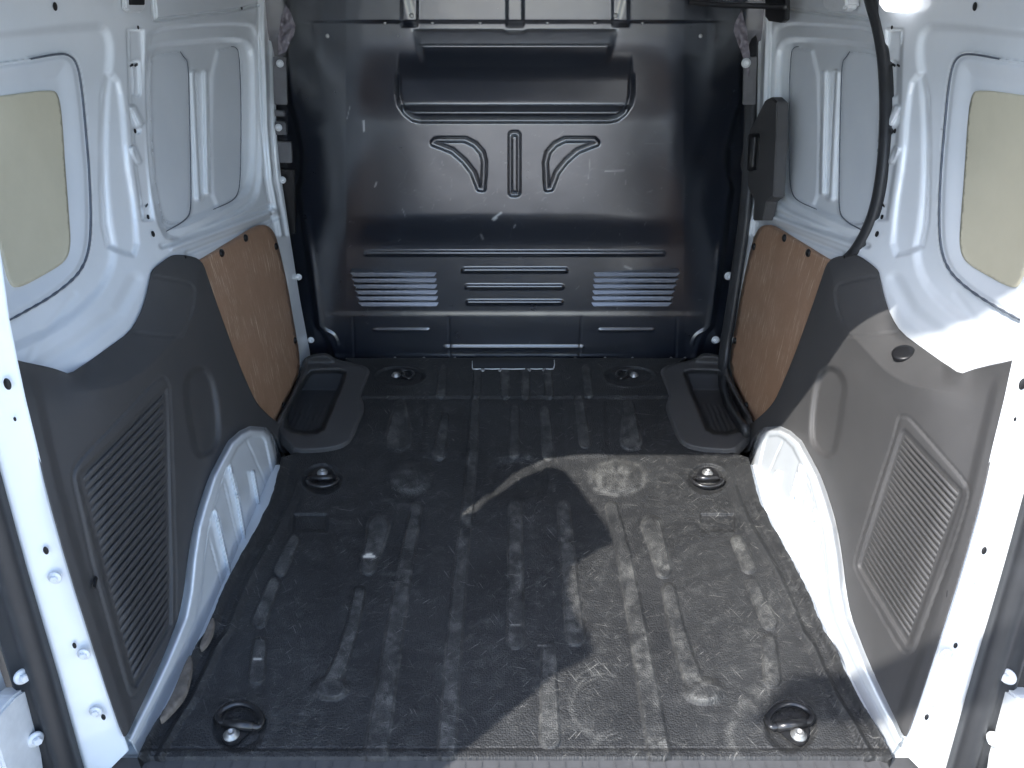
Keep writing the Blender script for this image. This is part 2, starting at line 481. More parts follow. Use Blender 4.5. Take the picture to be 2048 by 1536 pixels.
# ------------------------------------------------------------------ side wall sheet metal
WALL = TPS([
 (-420,-420,.70),(0,-420,.69),(250,-420,.68),(550,-420,.655),
 (-400,0,.735),(0,0,.738),(150,0,.738),(280,0,.725),(400,0,.712),(500,0,.69),(542,0,.667),
 (-400,300,.748),(0,300,.750),(130,300,.748),(190,300,.742),(230,300,.732),(285,300,.725),(340,300,.722),(430,300,.708),(500,300,.692),(548,300,.668),
 (-400,600,.742),(0,600,.745),(100,560,.745),(170,500,.741),(235,430,.733),
 (60,705,.716),(140,750,.700),(200,706,.700),(262,662,.702),(288,610,.705),(302,548,.708),(345,506,.702),(400,515,.694),
 (250,560,.722),(200,620,.722),(100,685,.724),(20,660,.735),(240,500,.730),(295,470,.720),
 (340,462,.713),(450,420,.698),(530,400,.678),(470,465,.686),(535,430,.672),(560,480,.667),(585,580,.660),(615,700,.650),(598,745,.650),(575,800,.655),
 (500,560,.685),(450,650,.692),(520,750,.680),(550,850,.668),(-400,860,.70),(0,860,.70),(250,860,.68)], lam=.015)
W_REAR = chaikin([(-330,165),(-160,146),(0,127),(60,119),(118,107),(140,110),(154,128),(163,175),(171,260),(178,340),(182,440),(178,500),(164,538),(140,565),(100,595),(60,618),(20,640),(-120,700),(-330,780)], 2)
W_STEP = chaikin([(-420,110),(0,71),(185,50),(212,58),(222,100),(214,160),(206,300),(215,440),(232,520),(190,600),(60,690),(-420,860)], 2)
W_TROUGH = chaikin([(206,150),(232,152),(243,200),(252,320),(268,415),(276,512),(240,505),(208,488),(200,330)], 1)
W_FOUT = chaikin([(290,84),(312,57),(400,50),(492,46),(514,60),(521,120),(520,370),(502,412),(430,446),(345,488),(318,450),(298,330)], 2)
W_FRONT = chaikin([(296,120),(306,95),(330,88),(469,77),(494,86),(504,108),(506,240),(504,355),(486,392),(428,420),(334,462),(312,415),(298,280)], 2)
W_PAD1 = chaikin([(288,140),(304,110),(360,102),(367,114),(376,124),(378,200),(381,340),(382,420),(372,440),(332,463),(306,420),(292,250)], 1)
W_PAD2 = chaikin([(424,104),(470,92),(478,104),(482,200),(481,350),(477,385),(466,402),(426,419),(420,300)], 1)
def wall_depth(px, py, relief=True):
    X = WALL(px, py)
    if not relief: return X
    sd1 = poly_sdf(px, py, W_REAR); sds = poly_sdf(px, py, W_STEP)
    X = X + .008 * ss(12, -12, sds) * ss(0, 4, sd1)
    X = X + .007 * ss(7, -7, sd1) - .006 * ss(3, -12, sd1) * ss(-50, -6, sd1)
    X = X + .007 * ss(8, -8, poly_sdf(px, py, W_TROUGH))
    X = X + .009 * ss(7, -7, poly_sdf(px, py, W_FOUT))
    sf = poly_sdf(px, py, W_FRONT)
    X = X + .012 * ss(9, -9, sf)
    p1 = poly_sdf(px, py, W_PAD1); p2 = poly_sdf(px, py, W_PAD2)
    inn = ss(4, -2, sf)
    X = X - inn * (.004 * ss(6, -6, p1) - .000 * np.exp(-((p1 - 2) / 4.2) ** 2) * ss(350, 372, px))
    X = X - inn * (.004 * ss(6, -6, p2) - .000 * np.exp(-((p2 - 2) / 4.2) ** 2) * ss(455, 474, px))
    for a, b, hw in (((386,146),(398,395),7.0), ((411,146),(416,385),5.0)):
        X = X - .007 * inn * ss(hw * 1.5, hw * .2, seg(px, py, a, b)[0])
    # slotted strip between the openings
    X = X + .006 * ss(5, -5, poly_sdf(px, py, [(256,60),(285,60),(291,200),(296,330),(306,440),(286,440),(270,330),(260,200)]))
    for a, b, hw, h in (((271,128),(273,186),8,.0045), ((267,216),(281,246),6.5,-.006), ((267,297),(277,322),6.5,-.006), ((276,262),(276,263),5,.004)):
        X = X + h * ss(hw * 1.3, hw * .5, seg(px, py, a, b)[0])
    # stepped ledge under the front opening, seams on the pillar, swage near the roof
    for (a, b), h, w in ((((325,492),(540,414)),.005,9), (((345,497),(548,423)),-.004,8), (((375,506),(556,434)),.004,8)):
        X = X + h * ss(w, 0, seg(px, py, a, b)[0])
    for off, h in ((0,.004), (11,-.004), (20,.004)):
        X = X + h * ss(5, 0, line_d(px, py, [(516+off,-300),(517+off,60),(523+off,250),(532+off,360),(552+off,470)]))
    X = X + .007 * ss(6, 0, line_d(px, py, [(300,-60),(310,40),(470,20),(515,10)]))
    X = X + .0012 * ss(12, 0, line_d(px, py, [(60,715),(70,690),(140,600),(148,590)]))
    X = X + .0030 * ss(22, 0, line_d(px, py, [(50,752),(150,690),(235,625),(270,560)]))
    X = X + .0003 * fbm(px / 120.0, py / 120.0, 3, 2)
    return X
XR = A([(-420,540),(60,547),(130,553),(250,552),(300,556),(350,562),(480,581),(600,600),(700,619),(715,621),(719,609),(735,607),(749,603),(775,591),(800,578),(844,554),(862,545)])
def snap(px, py, poly, levels, h):          # pull grid points onto contour lines so pressed edges stay clean
    P = A(poly); px, py = px.copy(), py.copy()
    bb = (px > P[:, 0].min() - 15) & (px < P[:, 0].max() + 15) & (py > P[:, 1].min() - 15) & (py < P[:, 1].max() + 15)
    x, y = px[bb], py[bb]
    d0 = poly_sdf(x, y, poly); near = np.abs(d0) < max(map(abs, levels)) + h
    xs, ys, d = x[near], y[near], d0[near]
    gx = poly_sdf(xs + .4, ys, poly) - d; gy = poly_sdf(xs, ys + .4, poly) - d
    n = np.hypot(gx, gy) + 1e-9; gx /= n; gy /= n
    mv = np.zeros_like(d)
    for c in levels:
        m = np.abs(d - c) < h * .5; mv[m] = c - d[m]
    x[near] = xs + gx * mv; y[near] = ys + gy * mv
    px[bb] = x; py[bb] = y
    return px, py
def wall_sheet():
    pys = np.arange(-420, 862, 2.2)
    xr = np.interp(pys, XR[:, 0], XR[:, 1])
    t = np.linspace(0, 1, 450)
    px = -420 + (xr[:, None] + 420) * t[None, :]; py = np.repeat(pys[:, None], len(t), 1)
    for pl, lv in ((W_REAR, (-6, 0, 6)),):
        px, py = snap(px, py, pl, lv, 2.3)
    X = wall_depth(px, py)
    T = [(-440,690),(0,716),(36,723),(113,740),(140,749),(262,662),(292,595),(303,541),(345,510),(397,517),(418,560),(475,720),(515,808),(556,846),(560,870),(-440,870)]
    X = X + .06 * ss(-8, -40, poly_sdf(px, py, T))
    V = on_x(px, py, X); V[..., 2] = np.minimum(V[..., 2], 1.32); V[..., 1] = np.maximum(V[..., 1], .985 + .10 * V[..., 2])
    return px, py, V
WALL_SHEET = wall_sheet()
def side_wall(s):
    px, py, V = WALL_SHEET
    me = grid_mesh("side_panel", flip(V, s), 'white')
    # the outer skin seen through the openings carries the duller coat
    me.materials.append(M['skin'])
    sf = poly_sdf(px, py, W_FRONT); sk = ((poly_sdf(px, py, W_REAR) < -2) | ((sf < -3) & ((poly_sdf(px, py, W_PAD1) < 1) | (poly_sdf(px, py, W_PAD2) < 1)))).ravel()
    mi = np.zeros(len(me.polygons), int)
    vi = np.empty(len(me.polygons) * 4, int); me.polygons.foreach_get("vertices", vi)
    mi[sk[vi.reshape(-1, 4)].all(1)] = 1
    me.polygons.foreach_set("material_index", mi)
    p = link("side_panel", me, van, "white pressed steel side panel with window blanks, " + ("left" if s < 0 else "right") + " of the bay")
    # beige film on the rear window blank
    F = chaikin([(-300,235),(0,193),(100,178),(117,186),(125,230),(130,330),(138,440),(142,492),(133,522),(100,543),(38,577),(24,572),(10,520),(0,480),(-60,560),(-300,640)], 2)
    F = chaikin([(-300,225),(0,193),(104,178),(118,190),(125,240),(131,340),(139,440),(142,494),(131,524),(90,549),(38,577),(22,570),(8,520),(-10,440),(-300,560)], 2)
    m2, _ = patch("window_film", F, 5, lambda a, b: on_x(a, b, wall_depth(a, b) - .003), 'beige', rim=(-.004, 0, 0), s=s)
    link("window_film", m2, p)
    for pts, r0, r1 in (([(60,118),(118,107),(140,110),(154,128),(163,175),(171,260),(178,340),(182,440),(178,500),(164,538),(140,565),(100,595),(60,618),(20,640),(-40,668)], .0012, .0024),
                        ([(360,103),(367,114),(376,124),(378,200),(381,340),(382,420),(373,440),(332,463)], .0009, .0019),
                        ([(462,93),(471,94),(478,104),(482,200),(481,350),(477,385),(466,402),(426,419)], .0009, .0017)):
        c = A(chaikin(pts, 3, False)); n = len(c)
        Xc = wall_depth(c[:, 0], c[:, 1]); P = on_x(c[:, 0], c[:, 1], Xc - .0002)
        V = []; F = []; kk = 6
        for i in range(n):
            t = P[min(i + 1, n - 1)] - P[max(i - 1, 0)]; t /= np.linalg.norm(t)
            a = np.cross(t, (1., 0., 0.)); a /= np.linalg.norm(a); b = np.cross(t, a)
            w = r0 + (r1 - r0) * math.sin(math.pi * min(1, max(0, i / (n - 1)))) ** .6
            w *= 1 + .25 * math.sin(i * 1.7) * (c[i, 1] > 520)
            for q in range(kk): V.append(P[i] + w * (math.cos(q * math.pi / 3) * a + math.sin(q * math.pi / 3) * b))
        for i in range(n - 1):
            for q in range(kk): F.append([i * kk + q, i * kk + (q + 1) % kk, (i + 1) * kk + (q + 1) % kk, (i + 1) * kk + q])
        link("gap_shade_bead", raw_mesh("gap_shade_bead", flip(A(V), s), F, 'gap_shade'), p)  # dark tubes paint the panels' shadow gap; the wavy lower run is also sealant
    def spot(mesh, px, py, name, rx=1.0, dx=-.0012):
        X0 = float(wall_depth(A([px]), A([py]))[0])
        q = flip(on_x(px, py, X0 + dx), s)
        e = 2.0
        a = flip(on_x(px + e, py, float(WALL(A([px + e]), A([py]))[0])), s) - flip(on_x(px - e, py, float(WALL(A([px - e]), A([py]))[0])), s)
        b = flip(on_x(px, py + e, float(WALL(A([px]), A([py + e]))[0])), s) - flip(on_x(px, py - e, float(WALL(A([px]), A([py - e]))[0])), s)
        n = np.cross(a, b); n /= np.linalg.norm(n)
        if n @ (CAMV - q) < 0: n = -n
        o = link(name, mesh, p); aim(o, q, n); o.scale = (rx, rx, 1); return o
    for x, y, r_ in ((276,55,.6), (296,434,.8), (306,468,1.0), (483,15,1.0), (110,13,1.1), (270,262,.75)):
        spot(HOLE, x, y, "hole", r_)
    for x, y, r_ in ((263,131,1.0), (272,130,1.2), (293,411,.9)):
        o = spot(SLOT, x, y, "slot", r_)
        o.rotation_mode = 'XYZ'; o.rotation_euler = (R(-8), R(90 if s < 0 else -90), 0)
    # hardboard lining
    Bd = chaikin([(395,522),(405,519),(440,499),(490,468),(514,453),(528,449),(541,455),(551,470),(557,490),(575,568),(590,655),(600,712),(599,742),(588,774),(570,808),(556,836),(552,862),(535,866),(505,850),(480,790),(455,700),(430,620),(400,545)], 1)
    BX = TPS([(405,520,.694),(530,450,.673),(556,485,.6645),(600,715,.650),(553,838,.652),(470,705,.672),(575,568,.660),(505,850,.662),(440,625,.680)], lam=.001)
    m3, _ = patch("hardboard_panel", Bd, 7, lambda a, b: on_x(a, b, BX(a, b) - .006), 'board', rim=(-.010, 0, 0), s=s)
    hb = link("hardboard_panel", m3, van, "brown hardboard lining panel low on the " + ("left" if s < 0 else "right") + " wall")
    for x, y in ((443,506),(491,476),(552,493),(590,681),(567,811)):
        q = flip(on_x(x, y, float(BX(A([x]), A([y]))[0]) - .007), s)
        o = link("clip", CLIP, hb); aim(o, q, (1 if s < 0 else -1, -.12, .05))
    return p
for s in (-1, 1): side_wall(s)

# ------------------------------------------------------------------ grey quarter trims with ribbed grilles
T_OUT = chaikin([(30,719),(42,723),(100,735),(122,742),(140,749),(170,728),(215,696),(258,665),(278,634),(292,595),(300,558),(303,541),(318,528),(340,512),(352,509),(378,511),(397,517),(408,530),(418,560),(440,625),(475,720),(503,786),(515,808),(532,826),(556,846),(582,862),(596,872),(600,893),(594,905),(566,908),(559,893),(550,872),(540,860),(528,856),(500,857),(480,866),(458,883),(438,915),(419,950),(401,1000),(386,1052),(375,1118),(368,1180),(358,1232),(343,1272),(324,1320),(299,1376),(268,1440),(254,1472),(245,1474),(216,1390),(187,1300),(135,1136),(93,985),(70,885),(49,800)], 1)
T_FACE = TPS([
 (36,723,.690),(113,740,.688),(60,770,.683),(100,775,.680),(60,840,.676),(110,860,.667),(145,800,.664),(150,850,.659),(125,755,.683),
 (398,518,.678),(418,560,.669),(440,625,.663),(475,720,.654),(505,790,.646),(530,825,.639),(556,845,.630),(590,868,.620),(598,895,.614),
 (392,628,.658),(352,675,.655),(318,712,.652),(285,750,.649),(240,780,.650),(195,792,.653),
 (200,850,.650),(270,800,.648),(340,760,.648),(400,720,.654),(450,780,.648),(200,1000,.648),(330,950,.645),(150,950,.655),(110,950,.664),(80,900,.672),
 (400,860,.644),(440,850,.642),(500,830,.638),(250,1200,.640),(330,1150,.638),(180,1200,.648),(150,1150,.655),(270,1380,.634),(310,1270,.634),(230,1400,.640),(200,1350,.648),
 (462,880,.636),(420,950,.634),(386,1050,.632),(368,1180,.630),(345,1270,.629),(300,1375,.628),(254,1472,.632),(500,857,.638),(530,857,.634),(556,890,.624),(226,1474,.640),
 (250,660,.640),(320,560,.655)], lam=.003)
_pairs = [((165,732,.699),(192,780,.655)),((215,696,.699),(242,770,.650)),((258,665,.700),(287,742,.649)),((285,615,.702),(330,698,.653)),((301,555,.704),(372,655,.656)),((318,528,.702),(392,610,.659)),((345,510,.698),(398,560,.665)),((378,511,.690),(405,540,.672))]
_sp = []
for a_, b_ in _pairs:
    a_, b_ = A(a_), A(b_); _sp += [a_, (a_ + b_) / 2 + np.array([0, 0, -.002]), b_, b_ + (b_ - a_) * .9]
T_SHELF = TPS(_sp, lam=.01)
def TRIM(px, py):
    f = T_FACE(px, py); h = T_SHELF(px, py); k = .0035
    m = np.maximum(f, h); mx = m + k * np.log1p(np.exp(-np.abs(f - h) / k)) - k * .69 * np.exp(-np.abs(f - h) / k)
    w = ss(128, 185, px - (py - 760) * .15) * ss(860, 815, py)
    return f * (1 - w) + mx * w
GRILLE = {-1: dict(
  out=chaikin([(312,757),(325,753),(336,763),(340,800),(346,1000),(352,1200),(351,1255),(340,1285),(300,1352),(276,1388),(263,1396),(254,1384),(222,1268),(187,1143),(160,1020),(145,957),(148,938),(160,918),(230,845)], 2),
  L=[(163,955),(268,1366)], R=[(330,784),(338,1246)], fin=[(332,776),(335,800),(342,1150),(341,1250),(271,1373),(264,1368),(157,958),(160,947)]),
 1: dict(
  out=chaikin([(262,832),(248,832),(236,840),(180,905),(138,952),(122,976),(120,992),(150,1090),(195,1206),(227,1295),(236,1307),(246,1307),(258,1298),(308,1212),(345,1147),(351,1128),(342,1094),(300,960),(268,866)], 2),
  L=[(142,985),(243,1278)], R=[(251,867),(336,1130)], fin=[(251,859),(257,866),(341,1128),(340,1136),(246,1287),(239,1284),(137,990),(138,980)])}
T_POCK = chaikin([(384,742),(404,736),(420,752),(430,790),(436,850),(433,893),(408,912),(392,906),(384,860),(374,800),(371,766)], 2)
T_PANEL = [(303,552),(350,560),(380,568),(389,582),(386,610),(374,650),(362,672),(330,672),(264,664)]
def trim_depth(px, py, s=-1):
    X = TRIM(px, py)
    so = poly_sdf(px, py, GRILLE[s]['out'])
    X = X + .0026 * np.exp(-(so / 2.4) ** 2) - .0008 * ss(2, -6, so)
    X = X + .0048 * ss(4, -2, poly_sdf(px, py, GRILLE[s]['fin']))
    X = X + .011 * ss(9, -7, poly_sdf(px, py, T_POCK))
    X = X + .0016 * ss(3.5, 0, line_d(px, py, T_PANEL))
    # rolled front edge beside the rear pillar
    e = line_d(px, py, [(30,722),(52,800),(96,985),(138,1136),(190,1300),(247,1469)])
    X = X - .008 * ss(36, 14, e) * ss(730, 800, py)
    return X + .0005 * fbm(px / 70.0, py / 70.0, 5, 3)
def quarter_trim(s):
    me, _ = patch("quarter_trim", T_OUT, 3.4, lambda a, b: on_x(a, b, trim_depth(a, b, s)), 'grey', rim=(-.010, .016, -.008), s=s)
    t = link("quarter_trim", me, van, "dark grey plastic quarter trim with ribbed grille, " + ("left side in shade" if s < 0 else "right side in sunlight"))
    N = 26; G_L, G_R = GRILLE[s]['L'], GRILLE[s]['R']
    for i in range(N):
        f0, f1 = (i + .04) / N, (i + .96) / N
        V = []; m = 9; prof = [(0.0, .0045), (.10, .0015), (.35, -.0006), (.62, -.0012), (.90, -.0002), (1.0, .0045)]
        for j in range(m):
            w = j / (m - 1)
            for q, h in prof:
                f = f0 + (f1 - f0) * q
                lx = G_L[0][0] + (G_L[1][0] - G_L[0][0]) * f; ly = G_L[0][1] + (G_L[1][1] - G_L[0][1]) * f
                rx = G_R[0][0] + (G_R[1][0] - G_R[0][0]) * f; ry = G_R[0][1] + (G_R[1][1] - G_R[0][1]) * f
                x = lx + (rx - lx) * w; y = ly + (ry - ly) * w
                hh = h if 0 < j < m - 1 else .0045
                V.append(on_x(x, y, float(TRIM(A([x]), A([y]))[0]) + hh))
        k = len(prof); V = flip(A(V), s)
        F = [[a * k + b, a * k + b + 1, (a + 1) * k + b + 1, (a + 1) * k + b] for a in range(m - 1) for b in range(k - 1)]
        F = face_camera(V, F)
        link("grille_slat", raw_mesh("grille_slat", V, F, 'grey'), t)
    # clip notch at the frame and the moulded recycling mark
    nx, ny = (189, 1165) if s < 0 else (166, 1178)
    q = flip(on_x(nx, ny, float(TRIM(A([nx]), A([ny]))[0]) - .004), s)
    o = link("clip_slot", prism("clip_slot", [(-.004, -.014, 0), (.004, -.010, 0), (.004, .014, 0), (-.004, .010, 0)], (0, 0, .002), 'void'), t)
    o.location = q; o.rotation_euler = (R(0), R(90 if s < 0 else -90), 0); o.rotation_euler[0] = R(-15)
    q = flip(on_x(371, 514, .690), s); o = link("screw_hole", HOLE, t); aim(o, q + np.array([0, -.004, .001]), (.5 if s < 0 else -.5, -.6, .6)); o.scale = (.6, .6, 1)
    if s > 0:
        X0 = float(TRIM(A([253]), A([706]))[0])
        q = flip(on_x(253, 706, X0 - .004), s)
        cap = lathe("blanking_cap", [(.0190, -.004), (.0195, .001), (.0185, .003), (.012, .0036), (.001, .0038)], 'black_plastic', 28)
        o = link("blanking_cap", cap, t); aim(o, q, (-.35, -.12, .93))
    return t
for s in (-1, 1): quarter_trim(s)

# ------------------------------------------------------------------ white wheel arch boxes
A_OUT = chaikin([(574,912),(560,890),(548,866),(530,850),(500,848),(476,858),(450,880),(428,915),(409,950),(391,1000),(376,1050),(364,1120),(357,1180),(346,1235),(330,1275),(310,1322),(284,1378),(250,1444),(238,1480),(250,1506),(278,1512),(300,1496),(322,1460),(362,1396),(402,1300),(458,1196),(535,1048),(572,960)], 1)
A_EDGE = [(566,930),(556,895),(546,870),(530,856),(500,855),(480,864),(458,882),(438,915),(419,950),(401,1000),(386,1052),(375,1118),(368,1180),(358,1232),(343,1272),(324,1320),(299,1376),(268,1440),(254,1472)]
A_RIBS = [((507,944),(518,1005),4.5),((447,880),(475,992),4.8),((475,992),(491,1080),4.8),((415,978),(436,1039),4.8),((436,1039),(461,1150),4.8)]
A_SEAMS = [[(488,869),(533,972)],[(429,892),(480,1105)],[(408,1041),(444,1175)]]
def arch_depth(px, py):
    e = line_d(px, py, A_EDGE); ins = poly_sdf(px, py, A_EDGE + [(278,1512),(400,1300),(575,960)])
    wdt = np.interp(py, [850, 900, 1000, 1200, 1300, 1480], [13, 22, 30, 36, 30, 20])
    X = .642 - .030 * ss(-6, wdt * .55, np.where(ins < 0, e, -e)) + .003 * ss(wdt * .92, wdt * 1.05, np.where(ins < 0, e, 0))
    X = X + .010 * ss(1250, 1450, py)
    face = ss(wdt * .95, wdt * 1.3, np.where(ins < 0, e, 0))
    for a, b, hw in A_RIBS: X = X - .0075 * face * ss(hw * .85, hw * .25, seg(px, py, a, b)[0])
    for ln in A_SEAMS: X = X + .0018 * face * ss(2.4, 0, line_d(px, py, ln))
    return X + .0009 * fbm(px / 45.0, py / 45.0, 8, 3)
for s in (-1, 1):
    me, _ = patch("wheel_arch", A_OUT, 2.4, lambda a, b: on_x(a, b, arch_depth(a, b)), 'white', rim=(-.03, 0, 0), s=s)
    link("wheel_arch", me, van, "white ribbed steel wheel arch on the " + ("shaded left" if s < 0 else "sunlit right"))

# ------------------------------------------------------------------ bulkhead
BORD = A([(-320,452),(100,458),(206,455),(232,444),(300,429),(356,429),(378,437),(446,427),(554,412),(652,397),(668,384),(690,374),(735,366)])
def bead(d, hw, h): return -h * np.sqrt(np.clip(1 - (d / hw) ** 2, 0, 1))
def bulk_depth(px, py):
    q = np.abs(px - CX); x = CX - q
    e = np.interp(py, BORD[:, 0], BORD[:, 1]) - q
    Y = 2.370 - .028 * ss(500, 425, py) * ss(420, 300, q)
    Y = Y + .040 * np.clip(q / 340.0, 0, 1.0) ** 2
    amp = np.interp(py, [-300, 60, 200, 430, 600, 690], [.05, .06, .085, .085, .04, .0])
    Y = Y + amp * np.clip((q - 338) / 105.0, 0, 1.1) ** 1.15
    Y = Y + .022 * ss(8, -4, e) - .0025 * np.exp(-((e - 10) / 6) ** 2)
    # the whole upper part leans back over the load
    Y = Y - .050 * ss(245, 70, py) * ss(470, 380, q)
    # lit lip of the top shelf
    side = ss(822, 838, x - (py - 60) * .25)
    nt_ = 5 * ss(26, 14, q)
    Y = Y + side * (.006 * ss(63 + nt_, 58 + nt_, py) + np.interp(py, [50, 60, 88, 92, 135], [.0, .0, -.013, -.018, .0]) )
    # recessed blank with a rolled lower edge
    gU = [(796,150),(796,188),(801,209),(812,225),(826,236),(842,240),(1060,240)]
    inU = ss(2, -4, poly_sdf(x, py, [(796,60),(796,188),(801,209),(812,225),(826,236),(842,240),(1060,240),(1060,60)])) * ss(100, 165, py)
    Y = Y + inU * (.020 * ss(238, 205, py) - .018 * np.exp(-((py - 224) / 9) ** 2))
    Y = Y + .012 * ss(7.0, 2.5, line_d(x, py, gU)) * ss(128, 170, py)
    # pressed wings and centre slot
    wing = [(866,285),(872,279),(930,279),(950,289),(964,305),(969,325),(966,378),(958,377),(946,345),(928,322),(905,302),(880,292),(866,287)]
    Y = Y + .0095 * ss(6.6, 2.6, line_d(x, py, wing + [wing[0]]))
    sl = poly_sdf(px, py, [(1017,268),(1022,262),(1035,262),(1041,268),(1041,388),(1036,393),(1022,393),(1017,388)])
    Y = Y + .010 * ss(1.5, -3.0, sl) - .009 * ss(-5.0, -7.5, sl) * ss(268, 274, py) * ss(388, 382, py)
    # horizontal beads
    for a, b, hw, h in (((733,507),(1326,507),5.2,.008), ((928,541),(1131,541),5.0,.008), ((934,574),(1124,574),4.2,.007), ((936,605),(1122,605),4.2,.007),
                        ((750,660),(855,660),3.2,.005), ((1201,660),(1305,660),3.2,.005), ((890,695),(1165,695),3.0,.005)):
        Y = Y + bead(seg(px, py, a, b)[0], hw, h)
    Y = Y - .003 * ss(620, 634, py) * ss(395, 350, q) + .004 * ss(640, 700, py)
    for xs in (706, 897): Y = Y + .0025 * ss(2.6, 0.4, np.abs(x - xs - (py - 632) * .04)) * ss(630, 640, py)
    Y = Y + bead(line_d(x, py, chaikin([(652,662),(665,668),(673,680),(675,690)], 2, False)), 3.2, .005)
    Y = Y - .003 * ss(706, 716, py)
    # upper panel overlapping the top
    up = ss(47, 40, py)
    Y = Y - .016 * up * ss(440, 380, q)
    for c, w in ((0, 15), (211, 15)):
        d = np.abs(q - c)
        Y = Y - .014 * ss(w + 4, w - 2, d) * ss(56, 46, py)
    return Y + .0010 * fbm(px / 80.0, py / 80.0, 11, 3)
STEP_B = 2.4
def strokes(px, py, n, box, lens, width, rs, strength=(.3, .9), chip=None):
    out = np.zeros_like(px)
    r = np.random.default_rng(rs)
    x0, y0, x1, y1 = box
    ys = py[:, 0]
    for _ in range(n):
        cx, cy = r.uniform(x0, x1), r.uniform(y0, y1); a = r.uniform(0, math.pi); L = r.uniform(*lens)
        pts = [(cx, cy)]
        for k in range(3):
            a += r.normal(0, .22); pts.append((pts[-1][0] + math.cos(a) * L / 3, pts[-1][1] + math.sin(a) * L / 3 * .7))
        lo = min(p[1] for p in pts) - 6; hi = max(p[1] for p in pts) + 6
        i0, i1 = np.searchsorted(ys, lo), np.searchsorted(ys, hi)
        if i1 <= i0: continue
        d = line_d(px[i0:i1], py[i0:i1], pts)
        v = r.uniform(*strength) * np.exp(-(d / r.uniform(*width)) ** 2)
        out[i0:i1] = np.maximum(out[i0:i1], v)
    return out
def make_bulkhead():
    pys = np.arange(-320, 724, STEP_B); pxs = np.arange(CX - 506, CX + 507, STEP_B)
    px, py = np.meshgrid(pxs, pys)
    V = on_y(px, py, bulk_depth(px, py))
    me = grid_mesh("bulkhead", V, 'black')
    w = strokes(px, py, 70, (780,250,1370,470), (10,70), (.5,.9), 21, (.01,.05))
    w = np.maximum(w, strokes(px, py, 60, (820,300,1330,420), (3,14), (.6,1.0), 22, (.03,.14)))
    w = np.maximum(w, strokes(px, py, 40, (660,420,1400,700), (3,12), (.6,1.0), 23, (.03,.18)))
    for pts, wd, st in (([(986,438),(996,430),(1002,426)],1.9,.95), ([(988,439),(993,435)],2.4,.8), ([(727,242),(728,262)],1.5,.9), ([(753,365),(750,373)],1.4,.6), ([(805,418),(811,434)],1.0,.25),
                        ([(1210,342),(1248,341)],1.1,.45), ([(1180,318),(1177,358)],.8,.25), ([(1250,533),(1262,538)],2.0,.35), ([(1030,450),(1028,455)],1.4,.4), ([(962,470),(966,478)],1.8,.3), ([(1240,545),(1330,556)],1.0,.35), ([(700,213),(694,238)],.9,.35)):
        w = np.maximum(w, st * np.exp(-(line_d(px, py, pts) / wd) ** 2))
    add_attr(me, "wear", w)
    b = link("bulkhead", me, van, "black pressed steel bulkhead with louvres, ribs and winged emblem at the front of the bay")
    # louvres
    for sd in (-1, 1):
        for i in range(6):
            y0 = 545.5 + i * 11.9; y1 = y0 + 7.8
            l0 = 699 + i * 3.3; r0 = 873 + i * .9
            poly = [(l0, y0), (r0, y0), (r0 - 5, y1), (l0 + 9, y1)]
            yi = float(bulk_depth(A([r0]), A([y0]))[0]); yo = yi - .006
            P = [on_y(x, y, (yo if k in (0, 3) else yi) + h) for k, ((x, y), h) in enumerate(zip(poly, (-.001, -.001, -.0070, -.0070)))]
            P += [np.array([p[0], float(bulk_depth(A([x]), A([y]))[0]) + .004, p[2]]) for p, (x, y) in zip(P, poly)]
            P = A(P)
            if sd > 0: P[:, 0] *= -1
            F = [[0, 1, 2, 3], [3, 2, 6, 7], [0, 3, 7, 4], [1, 5, 6, 2], [0, 4, 5, 1], [4, 7, 6, 5]]
            lm = raw_mesh("louvre", P, F, 'black', False)
            bm = bmesh.new(); bm.from_mesh(lm); bmesh.ops.recalc_face_normals(bm, faces=bm.faces)
            bmesh.ops.bevel(bm, geom=[e for e in bm.edges if len(e.link_faces) == 2], offset=.0006, segments=2, affect='EDGES'); bm.to_mesh(lm); bm.free()
            link("louvre", lm, b)
    def on_b(x, y, off=0.0): return on_y(x, y, float(bulk_depth(A([x]), A([y]))[0]) + off)
    for x in (770, 865, 960, 1095, 1190, 1285): o = link("rivet", RIVET, b); aim(o, on_b(x, 45.5, -.001), (0, -1, .15))
    for x, y in ((655,72),(1401,72),(823,31),(1231,31)): o = link("rivet", RIVET, b); aim(o, on_b(x, y, -.002), (0, -1, .15)); o.scale = (1.3, 1.3, 1)
    for x in (790, 848, 910, 1150, 1210, 1265, 1342, 1370): o = link("rivet", RIVET, b); aim(o, on_b(x, 716, -.002), (0, -1, .2))
    for x, y in ((560,127),(557,255),(565,360),(597,554),(622,680)):
        o = link("bolt", WASH, b); aim(o, on_y(x, y, 2.395), (.12, -1, .1)); o.scale = (.8, .8, .7)
    for x, y in ((1492,126),(1457,552),(1431,680)):
        o = link("bolt", WASH, b); aim(o, on_y(x, y, 2.395), (-.12, -1, .1))
    # side brackets behind the pillar flange
    for sd in (-1, 1):
        for y0, y1, x1, m_ in ((112, 208, 574, 'felt'), (219, 231, 570, 'felt'), (241, 268, 573, 'felt'), (281, 324, 584, 'felt'), (336, 466, 590, 'black_plastic')):
            if sd > 0 and y0 > 215: continue
            q = [on_y(548 + (y0 - 112) * .03, y0, 2.425), on_y(x1, y0 + 2, 2.425), on_y(x1 + 2, y1, 2.425), on_y(548 + (y1 - 112) * .03, y1, 2.425)]
            q = A(q)
            if sd > 0: q[:, 0] *= -1
            link("side_bracket", prism("side_bracket", q, (0, -.012, 0), m_, .0015), b)
    # threshold plate with chipped paint along its edge
    pl = A([on_z(946, 717, .010), on_z(1106, 717, .010), on_z(1108, 735, .010), on_z(1102, 738, .010), on_z(952, 738, .010), on_z(945, 735, .010)])
